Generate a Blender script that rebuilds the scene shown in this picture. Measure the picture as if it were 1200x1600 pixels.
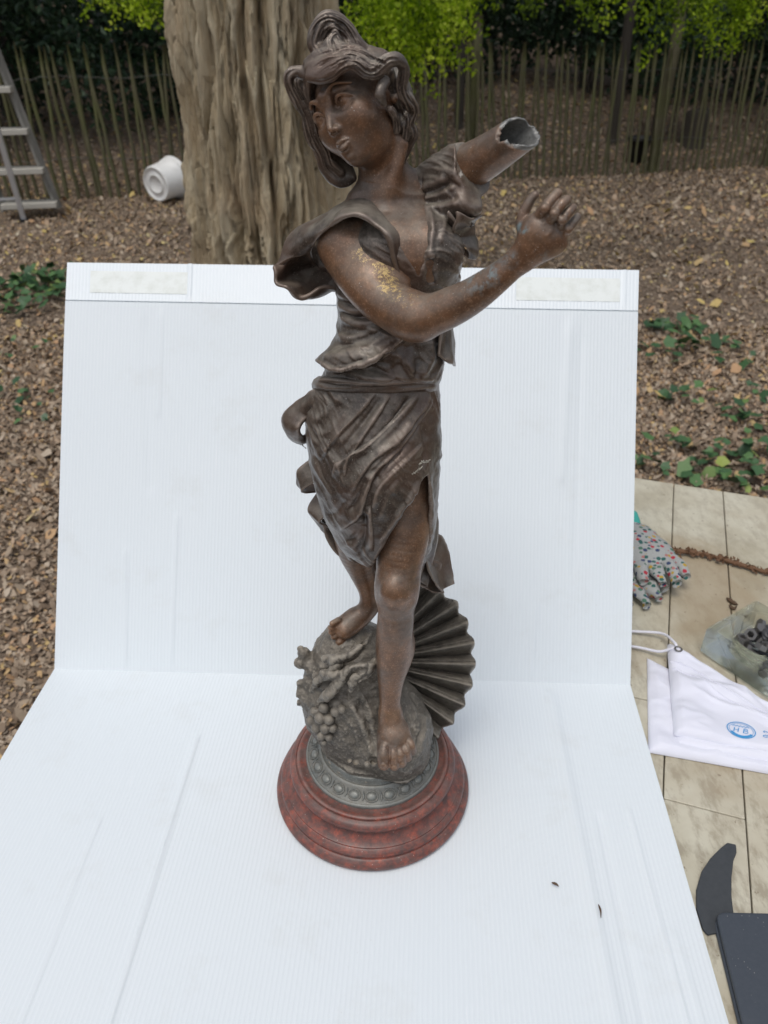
import bpy, math, random
import numpy as np
from mathutils import Vector, Matrix

for o in list(bpy.data.objects):
    bpy.data.objects.remove(o, do_unlink=True)
SC = bpy.context.scene
COL = SC.collection
rng = np.random.default_rng(7)
random.seed(7)

# ------------------------------------------------------------------ camera
# world: X right, Y away from the camera, Z up; the table top is z = 0, the garden soil z = -0.75
CAM_H = 0.72
PITCH = math.radians(32.7)          # looking down
FPX = 1202.0                        # focal length for a 1200 x 1600 frame
cam_d = bpy.data.cameras.new('camera')
cam = bpy.data.objects.new('camera', cam_d)
COL.objects.link(cam)
cam.location = (0, 0, CAM_H)
cam.rotation_euler = (math.radians(90) - PITCH, 0, 0)
cam_d.sensor_fit = 'VERTICAL'
cam_d.sensor_height = 36.0
cam_d.sensor_width = 27.0
cam_d.lens = FPX / 1600 * 36.0
cam_d.clip_start = 0.02
cam_d.clip_end = 300
cam_d.dof.use_dof = True
cam_d.dof.focus_distance = 0.62
cam_d.dof.aperture_fstop = 11.5
SC.camera = cam

# ------------------------------------------------------------------ light
SUN_EL, SUN_AZ = math.radians(70), math.radians(208)     # azimuth clockwise from +Y
world = bpy.data.worlds.new('World')
SC.world = world
world.use_nodes = True
wn = world.node_tree.nodes
sky = wn.new('ShaderNodeTexSky')
sky.sky_type = 'NISHITA'
sky.sun_disc = False
sky.sun_elevation = SUN_EL
sky.sun_rotation = SUN_AZ
sky.air_density = 1.0
sky.dust_density = 3.0
sky.ozone_density = 1.0
wn['Background'].inputs['Strength'].default_value = 0.12
hs_ = wn.new('ShaderNodeHueSaturation')            # thin overcast: the blue of the sky is washed out
hs_.inputs['Saturation'].default_value = 0.45
world.node_tree.links.new(sky.outputs[0], hs_.inputs['Color'])
world.node_tree.links.new(hs_.outputs[0], wn['Background'].inputs['Color'])
sun_d = bpy.data.lights.new('sun', 'SUN')
sun_d.energy = 0.9
sun_d.angle = math.radians(25)
sun_d.color = (1.0, 0.96, 0.9)
sun = bpy.data.objects.new('sun', sun_d)
COL.objects.link(sun)
sdir = Vector((math.sin(SUN_AZ) * math.cos(SUN_EL), math.cos(SUN_AZ) * math.cos(SUN_EL), math.sin(SUN_EL)))
sun.rotation_euler = sdir.to_track_quat('Z', 'Y').to_euler()
sun.location = sdir * 20
SC.view_settings.view_transform = 'Standard'
SC.view_settings.look = 'None'
SC.view_settings.gamma = 1.0
SC.view_settings.use_curve_mapping = False
SC.view_settings.exposure = 0.25
SC.cycles.max_bounces = 8
SC.cycles.use_denoising = True

# ------------------------------------------------------------------ geometry of the shot: where a sight line meets a plane
CP, SP = math.cos(PITCH), math.sin(PITCH)
GZ = -0.75                          # soil level
Y0 = 0.5575                         # distance of the statue's axis


def ray(px, py):
    dx, dv = (px - 600) / FPX, (800 - py) / FPX
    return np.array([dx, CP + dv * SP, -SP + dv * CP])


def at(px, py, y):
    d = ray(px, py)
    return np.array([0, 0, CAM_H]) + d * (y / d[1])


def onz(px, py, z=0.0):
    d = ray(px, py)
    return np.array([0, 0, CAM_H]) + d * ((z - CAM_H) / d[2])


def proj(X, Y, Z):
    zc = Y * CP - (Z - CAM_H) * SP
    yc = Y * SP + (Z - CAM_H) * CP
    return 600 + FPX * X / zc, 800 - FPX * yc / zc, zc


def S(px, py, dy=0.0):
    """point of the statue: dy = distance behind (+) or in front (-) of its axis plane"""
    return at(px, py, Y0 + dy)


def sr(px, py, dy=0.0):
    """metres per picture unit at that place"""
    p = S(px, py, dy)
    return proj(*p)[2] / FPX


# ------------------------------------------------------------------ helpers
def link(name, mesh, parent=None, mat=None):
    o = bpy.data.objects.new(name, mesh)
    COL.objects.link(o)
    if mat is not None and not mesh.materials:
        mesh.materials.append(mat)
    if parent is not None:
        o.parent = parent
        o.matrix_parent_inverse = Matrix.Translation(-parent.location) if parent.type == 'EMPTY' else Matrix()
    return o


def mesh_np(name, V, F, smooth=True):
    """V (n,3); F (m,k) array or list of such arrays"""
    Fs = [np.asarray(f, dtype=np.int32) for f in (F if isinstance(F, list) else [F]) if len(f)]
    me = bpy.data.meshes.new(name)
    V = np.asarray(V, dtype=np.float32)
    me.vertices.add(len(V))
    me.vertices.foreach_set('co', V.ravel())
    nl = sum(f.size for f in Fs)
    npol = sum(len(f) for f in Fs)
    me.loops.add(nl)
    me.loops.foreach_set('vertex_index', np.concatenate([f.ravel() for f in Fs]))
    me.polygons.add(npol)
    st, c = [], 0
    for f in Fs:
        st.append(c + np.arange(len(f)) * f.shape[1])
        c += f.size
    me.polygons.foreach_set('loop_start', np.concatenate(st).astype(np.int32))
    me.update(calc_edges=True)
    me.validate()
    me.polygons.foreach_set('use_smooth', np.full(len(me.polygons), smooth, dtype=bool))
    return me


def thing(name, label, cat, loc=(0, 0, 0), group=None):
    o = bpy.data.objects.new(name, None)
    o.empty_display_size = 0.05
    COL.objects.link(o)
    o.location = loc
    return tag(o, label, cat, group)


def tag(o, label, cat, group=None, kind=None):
    if label:
        o['label'] = label
    if cat:
        o['category'] = cat
    if group:
        o['group'] = group
    if kind:
        o['kind'] = kind
    return o


def grid_faces(nu, nv, close_u=False, close_v=False):
    """vertex (i,j) = i*nv+j"""
    iu = np.arange(nu if close_u else nu - 1)
    iv = np.arange(nv if close_v else nv - 1)
    a, b = np.meshgrid(iu, iv, indexing='ij')
    a2, b2 = (a + 1) % nu, (b + 1) % nv
    return np.stack([a * nv + b, a2 * nv + b, a2 * nv + b2, a * nv + b2], -1).reshape(-1, 4)


_tab = np.random.default_rng(3).random((64, 64, 64)).astype(np.float32)


def vnoise(P):
    P = np.asarray(P, dtype=np.float32)
    i = np.floor(P).astype(np.int32)
    f = P - i
    f = f * f * (3 - 2 * f)
    i &= 63
    j = (i + 1) & 63
    x0, y0, z0 = i[..., 0], i[..., 1], i[..., 2]
    x1, y1, z1 = j[..., 0], j[..., 1], j[..., 2]
    fx, fy, fz = f[..., 0], f[..., 1], f[..., 2]
    T = _tab
    a = T[x0, y0, z0] * (1 - fx) + T[x1, y0, z0] * fx
    b = T[x0, y1, z0] * (1 - fx) + T[x1, y1, z0] * fx
    c = T[x0, y0, z1] * (1 - fx) + T[x1, y0, z1] * fx
    d = T[x0, y1, z1] * (1 - fx) + T[x1, y1, z1] * fx
    return (a * (1 - fy) + b * fy) * (1 - fz) + (c * (1 - fy) + d * fy) * fz


def fbm(P, oct=4):
    s, a, t = 0, 1.0, 0
    P = np.asarray(P, dtype=np.float32)
    for k in range(oct):
        s = s + a * vnoise(P + 17.3 * k)
        t += a
        a *= 0.5
        P = P * 2.03
    return s / t            # 0..1


def sstep(a, b, x):
    t = np.clip((x - a) / (b - a), 0, 1)
    return t * t * (3 - 2 * t)


def spline(pts, n):
    """Catmull-Rom through rows of pts (any width), n samples"""
    P = np.asarray(pts, dtype=float)
    if len(P) == 2:
        t = np.linspace(0, 1, n)[:, None]
        return P[0] * (1 - t) + P[1] * t
    Q = np.vstack([2 * P[0] - P[1], P, 2 * P[-1] - P[-2]])
    u = np.linspace(0, len(P) - 1 - 1e-9, n)
    k = u.astype(int)
    t = (u - k)[:, None]
    a, b, c, d = Q[k], Q[k + 1], Q[k + 2], Q[k + 3]
    return 0.5 * (2 * b + (c - a) * t + (2 * a - 5 * b + 4 * c - d) * t ** 2 + (3 * b - a - 3 * c + d) * t ** 3)


def tube_np(path, rad, seg=8, cap=True, flat=None):
    """swept tube: path (n,3), rad scalar or (n,)"""
    P = np.asarray(path, dtype=float)
    n = len(P)
    R = np.broadcast_to(np.asarray(rad, dtype=float), (n,))
    T = np.gradient(P, axis=0)
    T /= np.linalg.norm(T, axis=1)[:, None] + 1e-12
    ref = np.array([0, 0, 1.0]) if abs(T[0][2]) < 0.9 else np.array([0, 1.0, 0])
    V = []
    u = np.cross(T[0], ref)
    u /= np.linalg.norm(u)
    for k in range(n):
        u = u - T[k] * np.dot(u, T[k])
        u /= np.linalg.norm(u)
        w = np.cross(T[k], u)
        a = np.linspace(0, 2 * np.pi, seg, endpoint=False)
        V.append(P[k] + R[k] * (np.cos(a)[:, None] * u + np.sin(a)[:, None] * w))
    V = np.vstack(V)
    F = [grid_faces(n, seg, close_v=True)]
    if cap:
        F.append(np.array([list(range(seg))[::-1]]))
        F.append(np.array([[(n - 1) * seg + k for k in range(seg)]]))
    return V, F


def box_np(lo, hi):
    x0, y0, z0 = lo
    x1, y1, z1 = hi
    V = np.array([[x0, y0, z0], [x1, y0, z0], [x1, y1, z0], [x0, y1, z0], [x0, y0, z1], [x1, y0, z1], [x1, y1, z1], [x0, y1, z1]], float)
    F = np.array([[3, 2, 1, 0], [4, 5, 6, 7], [0, 1, 5, 4], [1, 2, 6, 5], [2, 3, 7, 6], [3, 0, 4, 7]])
    return V, F


def beam(p, q, w, t, up=(0, 0, 1)):
    """box beam from p to q, w wide, t thick"""
    p, q = np.array(p, float), np.array(q, float)
    d = q - p
    d /= np.linalg.norm(d)
    s = np.cross(d, up)
    s /= np.linalg.norm(s)
    n = np.cross(s, d)
    V = []
    for e in (p, q):
        for a, b in ((-1, -1), (1, -1), (1, 1), (-1, 1)):
            V.append(e + s * a * w / 2 + n * b * t / 2)
    F = np.array([[0, 1, 2, 3], [7, 6, 5, 4], [0, 4, 5, 1], [1, 5, 6, 2], [2, 6, 7, 3], [3, 7, 4, 0]])
    return np.array(V), F


def join(parts):
    """[(V,F)] -> V, list of F"""
    Vs, Fs, c = [], [], 0
    for V, F in parts:
        for f in (F if isinstance(F, list) else [F]):
            Fs.append(np.asarray(f) + c)
        Vs.append(V)
        c += len(V)
    by = {}
    for f in Fs:
        by.setdefault(f.shape[1], []).append(f)
    return np.vstack(Vs), [np.vstack(v) for v in by.values()]


def bevel(o, w, seg=2):
    m = o.modifiers.new('bevel', 'BEVEL')
    m.width = w
    m.segments = seg
    m.limit_method = 'ANGLE'
    return o


# ------------------------------------------------------------------ materials
class Mat:
    """short-hand for building node materials"""

    def __init__(s, name, **kw):
        s.m = bpy.data.materials.new(name)
        s.m.use_nodes = True
        s.t = s.m.node_tree
        s.b = s.t.nodes['Principled BSDF']
        s._co = None
        for k, v in kw.items():
            s.set(k, v)

    def set(s, k, v):
        k = {'col': 'Base Color', 'rough': 'Roughness', 'metal': 'Metallic', 'spec': 'Specular IOR Level', 'coat': 'Coat Weight',
             'trans': 'Transmission Weight', 'ior': 'IOR', 'sheen': 'Sheen Weight', 'normal': 'Normal', 'alpha': 'Alpha'}.get(k, k)
        i = s.b.inputs[k]
        if hasattr(v, 'is_output'):
            s.t.links.new(v, i)
        else:
            i.default_value = (*v, 1.0) if isinstance(v, tuple) and len(v) == 3 and i.type == 'RGBA' else v

    def n(s, typ, **kw):
        return s.t.nodes.new(typ)

    def put(s, sock, v):
        if hasattr(v, 'is_output'):
            s.t.links.new(v, sock)
        else:
            sock.default_value = (*v, 1.0) if isinstance(v, tuple) and len(v) == 3 and sock.type == 'RGBA' else v

    def coord(s, kind='Object'):
        if s._co is None:
            s._co = s.n('ShaderNodeTexCoord')
        return s._co.outputs[kind]

    def map(s, scale=(1, 1, 1), rot=(0, 0, 0), loc=(0, 0, 0), kind='Object'):
        m = s.n('ShaderNodeMapping')
        s.put(m.inputs[0], s.coord(kind))
        m.inputs['Scale'].default_value = scale
        m.inputs['Rotation'].default_value = rot
        m.inputs['Location'].default_value = loc
        return m.outputs[0]

    def noise(s, scale, detail=4, rough=0.55, vec=None, dist=0.0, out=0):
        x = s.n('ShaderNodeTexNoise')
        s.put(x.inputs['Vector'], vec if vec is not None else s.coord())
        x.inputs['Scale'].default_value = scale
        x.inputs['Detail'].default_value = detail
        x.inputs['Roughness'].default_value = rough
        x.inputs['Distortion'].default_value = dist
        return x.outputs[out]

    def voro(s, scale, vec=None, feature='F1', out='Distance', rand=1.0):
        x = s.n('ShaderNodeTexVoronoi')
        x.feature = feature
        s.put(x.inputs['Vector'], vec if vec is not None else s.coord())
        x.inputs['Scale'].default_value = scale
        x.inputs['Randomness'].default_value = rand
        return x.outputs[out]

    def ramp(s, fac, stops, interp='LINEAR'):
        x = s.n('ShaderNodeValToRGB')
        s.put(x.inputs[0], fac)
        e = x.color_ramp.elements
        x.color_ramp.interpolation = interp
        while len(e) < len(stops):
            e.new(0.5)
        for k, (p, c) in enumerate(stops):
            e[k].position = p
            e[k].color = (*c, 1) if isinstance(c, tuple) else (c, c, c, 1)
        return x.outputs[0]

    def mix(s, fac, a, b, mode='MIX'):
        x = s.n('ShaderNodeMix')
        x.data_type = 'RGBA'
        x.blend_type = mode
        s.put(x.inputs[0], fac)
        s.put(x.inputs[6], a)
        s.put(x.inputs[7], b)
        return x.outputs[2]

    def math(s, op, a, b=0.0, clamp=False):
        x = s.n('ShaderNodeMath')
        x.operation = op
        x.use_clamp = clamp
        s.put(x.inputs[0], a)
        s.put(x.inputs[1], b)
        return x.outputs[0]

    def bump(s, h, strength=0.3, dist=0.01):
        x = s.n('ShaderNodeBump')
        s.put(x.inputs['Height'], h)
        x.inputs['Strength'].default_value = strength
        x.inputs['Distance'].default_value = dist
        s.put(s.b.inputs['Normal'], x.outputs[0])

    def sep(s, vec):
        x = s.n('ShaderNodeSeparateXYZ')
        s.put(x.inputs[0], vec)
        return x.outputs
# ------------------------------------------------------------------ terrain
FENCE_A = onz(100, 311, GZ)
FENCE_B = onz(1000, 271, GZ)
_fd = (FENCE_B - FENCE_A)[:2] / np.linalg.norm((FENCE_B - FENCE_A)[:2])
_fn = np.array([-_fd[1], _fd[0]])           # points away from the camera


def fence_dist(x, y):
    return (x - FENCE_A[0]) * _fn[0] + (y - FENCE_A[1]) * _fn[1]


def terrain(x, y):
    d = fence_dist(x, y)
    z = GZ + 0.17 * np.clip(d - 0.3, 0, 5) + 0.42 * np.clip(d - 5.3, 0, 9) + 0.02 * np.clip(d - 14.3, 0, 60)
    z = z + 0.03 * (vnoise(np.stack([x * 0.8, y * 0.8, 0 * x], -1)) - 0.5) * sstep(0.5, 2.5, y)
    return z


def litter_tone(m, attr='tone'):
    a = m.n('ShaderNodeAttribute')
    a.attribute_name = attr
    return a.outputs['Fac']


m = Mat('soil', rough=0.95, spec=0.15)
n1 = m.noise(14, 6, 0.65)
n2 = m.noise(90, 4, 0.6)
m.set('col', m.mix(m.math('MULTIPLY', n2, 0.8), m.ramp(n1, [(0.3, (0.15, 0.112, 0.082)), (0.7, (0.30, 0.235, 0.18))]), (0.17, 0.13, 0.095)))
m.bump(m.math('ADD', n1, n2), 0.8, 0.02)
M_SOIL = m.m
gx = np.unique(np.concatenate([np.linspace(-90, -9, 22), np.linspace(-9, 11, 150), np.linspace(11, 90, 22)]))
gy = np.unique(np.concatenate([np.linspace(-60, 0.5, 14), np.linspace(0.5, 20, 170), np.linspace(20, 110, 26)]))
GX, GY = np.meshgrid(gx, gy, indexing='ij')
gv = np.stack([GX, GY, terrain(GX, GY)], -1).reshape(-1, 3)
ground = link('ground', mesh_np('ground', gv, grid_faces(len(gx), len(gy))), None, M_SOIL)
ground['kind'] = 'structure'


# ------------------------------------------------------------------ dry leaves and chips lying on the soil
def leaf_set(n, x, y, size, lift=0.006, tilt=0.45, asp=(0.4, 0.8), z=None):
    """n curled leaves of 6 vertices, 4 triangles each -> V, F, per-vertex tone"""
    z = terrain(x, y) if z is None else z
    L = size[:, None]
    w = L * rng.uniform(asp[0], asp[1], (n, 1))
    curl = L * rng.uniform(-0.05, 0.28, (n, 1))
    t = np.array([-1, -0.25, -0.25, 0.35, 0.35, 1.0])[None, :] * 0.5
    s = np.array([0, -1, 1, -0.8, 0.8, 0])[None, :] * 0.5
    px, py = L * t, w * s
    pz = curl * (np.abs(s) * 1.4 + t * t * 1.5) + rng.normal(0, 0.03, (n, 6)) * L
    a = rng.uniform(0, 2 * np.pi, (n, 1))
    tx, ty = rng.normal(0, tilt, (n, 1)), rng.normal(0, tilt, (n, 1))
    pz = pz + px * tx + py * ty
    X = px * np.cos(a) - py * np.sin(a) + x[:, None]
    Y = px * np.sin(a) + py * np.cos(a) + y[:, None]
    Zl = pz - pz.min(1, keepdims=True) + z[:, None] + lift * rng.uniform(0, 1, (n, 1))
    V = np.stack([X, Y, Zl], -1).reshape(-1, 3)
    b = (np.arange(n) * 6)[:, None]
    F = np.concatenate([b + np.array([[0, 1, 2]]), b + np.array([[5, 4, 3]])])
    Q = b + np.array([[1, 3, 4, 2]])
    return V, [F, Q], np.repeat(rng.random(n), 6)


def with_tone(me, tone, name='tone'):
    a = me.attributes.new(name, 'FLOAT', 'POINT')
    a.data.foreach_set('value', tone.astype(np.float32))
    return me


m = Mat('dry_leaves', rough=0.75, spec=0.25)
t = litter_tone(m)
c = m.ramp(t, [(0.0, (0.20, 0.145, 0.10)), (0.3, (0.32, 0.24, 0.17)), (0.5, (0.42, 0.33, 0.24)), (0.68, (0.52, 0.43, 0.33)),
               (0.82, (0.52, 0.32, 0.18)), (0.91, (0.60, 0.43, 0.22)), (0.96, (0.64, 0.50, 0.16)), (1.0, (0.66, 0.60, 0.50))])
m.set('col', m.mix(0.25, c, m.noise(60, 3), 'MULTIPLY'))
M_LITTER = m.m


def in_view(x, y, z, mar=90):
    u, v, zc = proj(x, y, z)
    return (zc > 0.1) & (u > -mar) & (u < 1200 + mar) & (v > -60) & (v < 1700)


def scatter(n, x0, x1, y0, y1):
    x, y = rng.uniform(x0, x1, n), rng.uniform(y0, y1, n)
    k = in_view(x, y, terrain(x, y), 380)
    return x[k], y[k]


# the far floor, in front of and beyond the palings: larger leaves
x, y = scatter(560000, -9, 10, 3.9, 16)
keep = (rng.random(len(x)) < np.clip(1.15 - 0.06 * (y - 4), 0.3, 1)) & (fence_dist(x, y) < 4.6 + 0.8 * np.sin(x * 1.3))
x, y = x[keep], y[keep]
V1, F1, T1 = leaf_set(len(x), x, y, (0.007 + rng.gamma(1.6, 0.0068, len(x))) * (0.75 + 0.04 * y))
# the near floor at both sides of the table: wood chips and crumbs of leaf
x, y = scatter(330000, -3.2, 3.6, 0.4, 4.2)
k = ~((np.abs(x - 0.1) < 0.35) & (y < 1.2))
x, y = x[k], y[k]
V2, F2, T2 = leaf_set(len(x), x, y, rng.gamma(2.6, 0.0036, len(x)) + 0.006, asp=(0.3, 0.9))
T2 = T2 * 0.93
# a few big leaves
x, y = scatter(800, -4, 5.5, 1.0, 8)
V3, F3, T3 = leaf_set(len(x), x, y, rng.uniform(0.035, 0.085, len(x)), lift=0.015)
T3 = 0.62 + 0.36 * T3
VV, FF = join([(V1, F1), (V2, F2), (V3, F3)])
litter = link('leaf_litter', with_tone(mesh_np('leaf_litter', VV, FF, False), np.concatenate([T1, T2, T3])), None, M_LITTER)
tag(litter, 'brown dry leaves and wood chips covering the garden soil', 'leaf litter', kind='stuff')

# ------------------------------------------------------------------ green ground plants
m = Mat('ivy_leaf', rough=0.45, spec=0.4)
t = litter_tone(m)
m.set('col', m.ramp(t, [(0, (0.03, 0.075, 0.032)), (0.6, (0.055, 0.125, 0.048)), (0.92, (0.09, 0.18, 0.06)), (1, (0.26, 0.32, 0.07))]))
M_IVY = m.m


def lobed_leaves(pos, size, tilt=0.4):
    """five-pointed leaves, 9 vertices each, slightly folded"""
    n = len(pos)
    a = np.array([0, 35, 70, 110, 150, 210, 250, 290, 325]) * np.pi / 180
    r = np.array([1.0, 0.62, 0.86, 0.6, 0.7, 0.7, 0.6, 0.86, 0.62])
    lx, ly = r * np.cos(a), r * np.sin(a)
    yaw = rng.uniform(0, 2 * np.pi, (n, 1))
    tx, ty = rng.normal(0, tilt, (n, 1)), rng.normal(0, tilt, (n, 1))
    L = size[:, None]
    px, py = lx[None] * L, ly[None] * L
    pz = px * tx + py * ty + np.abs(py) * rng.uniform(-0.1, 0.35, (n, 1))
    X = px * np.cos(yaw) - py * np.sin(yaw)
    Y = px * np.sin(yaw) + py * np.cos(yaw)
    V = np.stack([X, Y, pz], -1) + pos[:, None, :]
    b = (np.arange(n) * 10)[:, None]
    V = np.concatenate([V, pos[:, None, :]], 1).reshape(-1, 3)
    F = np.concatenate([b + np.array([[9, k, (k + 1) % 9]]) for k in range(9)])
    return V, F, np.repeat(rng.random(n), 10)


def ivy(cx, cy, rx, ry, n, size=0.04):
    c = onz(cx, cy, GZ)
    n = int(n * (.62 if cx > 500 else .9))
    a, r = rng.uniform(0, 2 * np.pi, n), np.sqrt(rng.random(n))
    x, y = c[0] + np.cos(a) * r * rx, c[1] + np.sin(a) * r * ry
    p = np.stack([x, y, terrain(x, y) + rng.uniform(0.02, 0.08, n)], -1)
    return lobed_leaves(p, rng.uniform(0.5, 1.1, n) * size)


_pl = [ivy(30, 470, .34, .38, 190, .042), ivy(80, 440, .22, .22, 60, .04), ivy(20, 560, .2, .2, 18, .03), ivy(70, 640, .12, .2, 10, .025),
       ivy(15, 630, .1, .1, 8, .03),
       ivy(1045, 520, .2, .13, 42, .045), ivy(1095, 545, .2, .12, 34, .045), ivy(1140, 570, .10, .10, 12, .04), ivy(1015, 560, .16, .14, 22, .04),
       ivy(1068, 625, .13, .07, 20, .038), ivy(1130, 655, .14, .08, 16, .036), ivy(1190, 660, .12, .12, 22, .036), ivy(1140, 715, .2, .1, 44, .036),
       ivy(1110, 745, .2, .08, 40, .034), ivy(1180, 765, .2, .07, 44, .034), ivy(1040, 705, .14, .06, 14, .034), ivy(1010, 730, .1, .05, 14, .03),
       ivy(1240, 700, .2, .2, 40, .036), ivy(1180, 625, .08, .06, 9, .036)]
VV, FF = join([(p[0], p[1]) for p in _pl])
iv = link('ivy_ground_cover', with_tone(mesh_np('ivy_ground_cover', VV, FF, False), np.concatenate([p[2] for p in _pl])), None, M_IVY)
tag(iv, 'dark green ivy leaves growing through the leaf litter', 'ground cover', kind='stuff')

# ------------------------------------------------------------------ chestnut paling fence
m = Mat('paling_wood', rough=0.85, spec=0.2)
g = m.noise(6, 5, 0.6, m.map((10, 10, 1.2)))
oi = m.n('ShaderNodeObjectInfo')
cw = m.ramp(g, [(0.3, (0.075, 0.070, 0.040)), (0.7, (0.18, 0.168, 0.10))])
cg = m.mix(m.ramp(m.noise(3, 2), [(0.42, 0.0), (0.62, 1.0)]), cw, (0.12, 0.13, 0.05))
m.set('col', m.mix(m.math('MULTIPLY', oi.outputs['Random'], 0.5), cg, (0.10, 0.085, 0.055)))
m.bump(g, 0.5, 0.004)
M_PALING = m.m
m = Mat('fence_wire', col=(0.13, 0.13, 0.12), rough=0.5, metal=0.8)
M_WIRE = m.m


def paling_mesh(k):
    r = np.random.default_rng(50 + k)
    h = r.uniform(1.2, 1.3)
    zz = np.linspace(-0.06, h, 9)
    w = 0.019 + 0.003 * r.random() + r.normal(0, 0.0012, 9)
    w[-1] *= 0.35
    w[-2] *= 0.92
    bx = np.cumsum(r.normal(0, 0.006, 9))
    by = np.cumsum(r.normal(0, 0.004, 9))
    V = []
    for j in range(9):
        for a, f in ((0, 1), (70, .85), (140, .9), (200, .55), (270, .5), (335, .7)):
            V.append((bx[j] + w[j] * f * math.cos(math.radians(a)), by[j] - w[j] * f * math.sin(math.radians(a)), zz[j]))
    F = [grid_faces(9, 6, close_v=True), np.array([[48 + q for q in range(6)]])]
    me = mesh_np('paling', np.array(V), F, True)
    me.materials.append(M_PALING)
    return me


pal_me = [paling_mesh(k) for k in range(8)]
fence = thing('paling_fence', 'long greenish chestnut paling fence running across the garden behind the tree', 'fence', tuple(FENCE_A))
yaw = math.atan2(_fd[1], _fd[0])
s = -5.6
while s < 12.0:
    x, y = FENCE_A[0] + _fd[0] * s, FENCE_A[1] + _fd[1] * s
    o = link('paling', pal_me[rng.integers(8)], fence)
    o.location = (x, y, float(terrain(np.array(x), np.array(y))))
    lean = -0.03 + 0.025 * math.sin(s * 0.9)
    o.rotation_euler = (rng.normal(0, 0.015), lean + rng.normal(0, 0.022), yaw + rng.normal(0, 0.3))
    s += 0.082 + rng.normal(0, 0.012)
for hh in (0.35, 1.02):
    ss = np.linspace(-5.6, 12.0, 220)
    P = np.stack([FENCE_A[0] + _fd[0] * ss - 0.0, FENCE_A[1] + _fd[1] * ss - 0.02, GZ + hh + 0.012 * np.sin(ss * 7) + 0.01 * np.sin(ss * 38)], -1)
    link('wire', mesh_np('wire', *tube_np(P, 0.0025, 5)), fence, M_WIRE)
for s, hgt, r_ in ((-2.3, 1.35, .045), (4.15, 1.5, .05), (6.35, 2.3, .065), (7.85, 2.0, .055)):
    x, y = FENCE_A[0] + _fd[0] * s + 0.09 * _fn[0], FENCE_A[1] + _fd[1] * s + 0.09 * _fn[1]
    zz = np.linspace(GZ - 0.1, GZ + hgt, 14)
    P = np.stack([x + 0.012 * np.sin(zz * 4), y + 0 * zz, zz], -1)
    link('post', mesh_np('post', *tube_np(P, r_ * (1 - 0.08 * np.linspace(0, 1, 14)), 10)), fence, M_PALING)

# ------------------------------------------------------------------ the big tree behind the backdrop
m = Mat('bark', rough=0.9, spec=0.15)
vz = m.map((1, 1, 0.10))
g1 = m.noise(26, 7, 0.7, vz, 0.3)
g2 = m.noise(170, 5, 0.7, m.map((1, 1, 0.05)))
cb = m.ramp(g1, [(0.28, (0.38, 0.285, 0.165)), (0.42, (0.70, 0.565, 0.365)), (0.62, (0.86, 0.75, 0.54))])
cb = m.mix(m.ramp(m.noise(5, 3), [(0.48, 0.0), (0.72, 0.6)]), cb, (0.60, 0.43, 0.27))
cb = m.mix(0.3, cb, m.ramp(g2, [(0.3, 0.3), (0.6, 1.0)]), 'MULTIPLY')
m.set('col', cb)
m.bump(m.math('ADD', g2, m.math('MULTIPLY', g1, 0.7)), 1.0, 0.030)
M_BARK = m.m
TX, TY = -0.440, 3.10
tree = thing('big_tree', 'large tree with pale deeply furrowed fibrous bark right behind the white backdrop', 'tree', (TX, TY, GZ))
nz, na = 560, 620
zz = np.concatenate([np.linspace(GZ - 0.1, -0.05, 60, endpoint=False), np.linspace(-0.05, 1.0, 420), np.linspace(1.02, 4.2, 80)])
aa = np.linspace(0, 2 * np.pi, na, endpoint=False)
A, Zt = np.meshgrid(aa, zz, indexing='xy')
flare = 0.20 * np.exp(-(Zt - GZ) / 0.35) + 0.02 * np.clip(0.9 - Zt, 0, 1)
cu, su = np.cos(A), np.sin(A)


def tn(fx, fz, off, oc=3):
    wv = 0.25 * (vnoise(np.stack([cu * 2, su * 2, Zt * 2.5 + off], -1)) - 0.5)
    return fbm(np.stack([(cu + wv) * fx, (su + wv) * fx, Zt * fz + off], -1), oc)


def ropes(n, w0, w1, h, seed, twist, fz):
    """fused, twisting strands running up the trunk; the gaps between them are the furrows"""
    r_ = np.random.default_rng(seed)
    zc_ = zz
    H = np.zeros_like(A) - .2
    for i in range(n):
        a0 = 2 * np.pi * (i + r_.uniform(-.3, .3)) / n
        q = np.stack([0 * zc_ + i * 3.7 + seed, 0 * zc_ + 1.3, zc_ * fz], -1)
        path = a0 + twist * (fbm(q, 3) - .5) * 2 + .05 * twist * np.sin(zc_ * 13 + i)
        wd = r_.uniform(w0, w1) * (.7 + .6 * vnoise(q + 40))
        hh = r_.uniform(.75, 1.1) * (.8 + .4 * vnoise(q + 80))
        dd = (A - path[:, None] + np.pi) % (2 * np.pi) - np.pi
        H = np.maximum(H, hh[:, None] * np.sqrt(np.clip(1 - (dd / wd[:, None]) ** 2, 0, 1)) - .12 * (np.abs(dd) > wd[:, None]))
    return H * h


Rr = 0.160 + flare + ropes(11, .26, .38, .085, 3, .60, 1.3) + ropes(30, .08, .14, .048, 8, .40, 2.6) + ropes(80, .026, .048, .020, 21, .18, 3.8)
Rr = Rr + .010 * (tn(44, 3.2, 5.5, 3) - .5) + .008 * (tn(90, 5, 15.5, 2) - .5)
g2_ = np.abs(tn(9.5, 1.1, 13.7, 3) - .5)
Rr = Rr - 0.022 * np.exp(-(g2_ / .016) ** 2)
wand = .10 * (vnoise(np.stack([0 * Zt + 3.3, 0 * Zt, Zt * 3.2], -1)) - .5) + .03 * np.sin(Zt * 9)
for a0, dp, wd in ((-1.40, .06, .04), (-.90, .10, .05)):
    dd = (A - a0 - wand + np.pi) % (2 * np.pi) - np.pi
    Rr = Rr - dp * np.exp(-(dd / wd) ** 2) * (.55 + .45 * vnoise(np.stack([0 * Zt + a0 * 7, 0 * Zt, Zt * 4], -1)))
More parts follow.
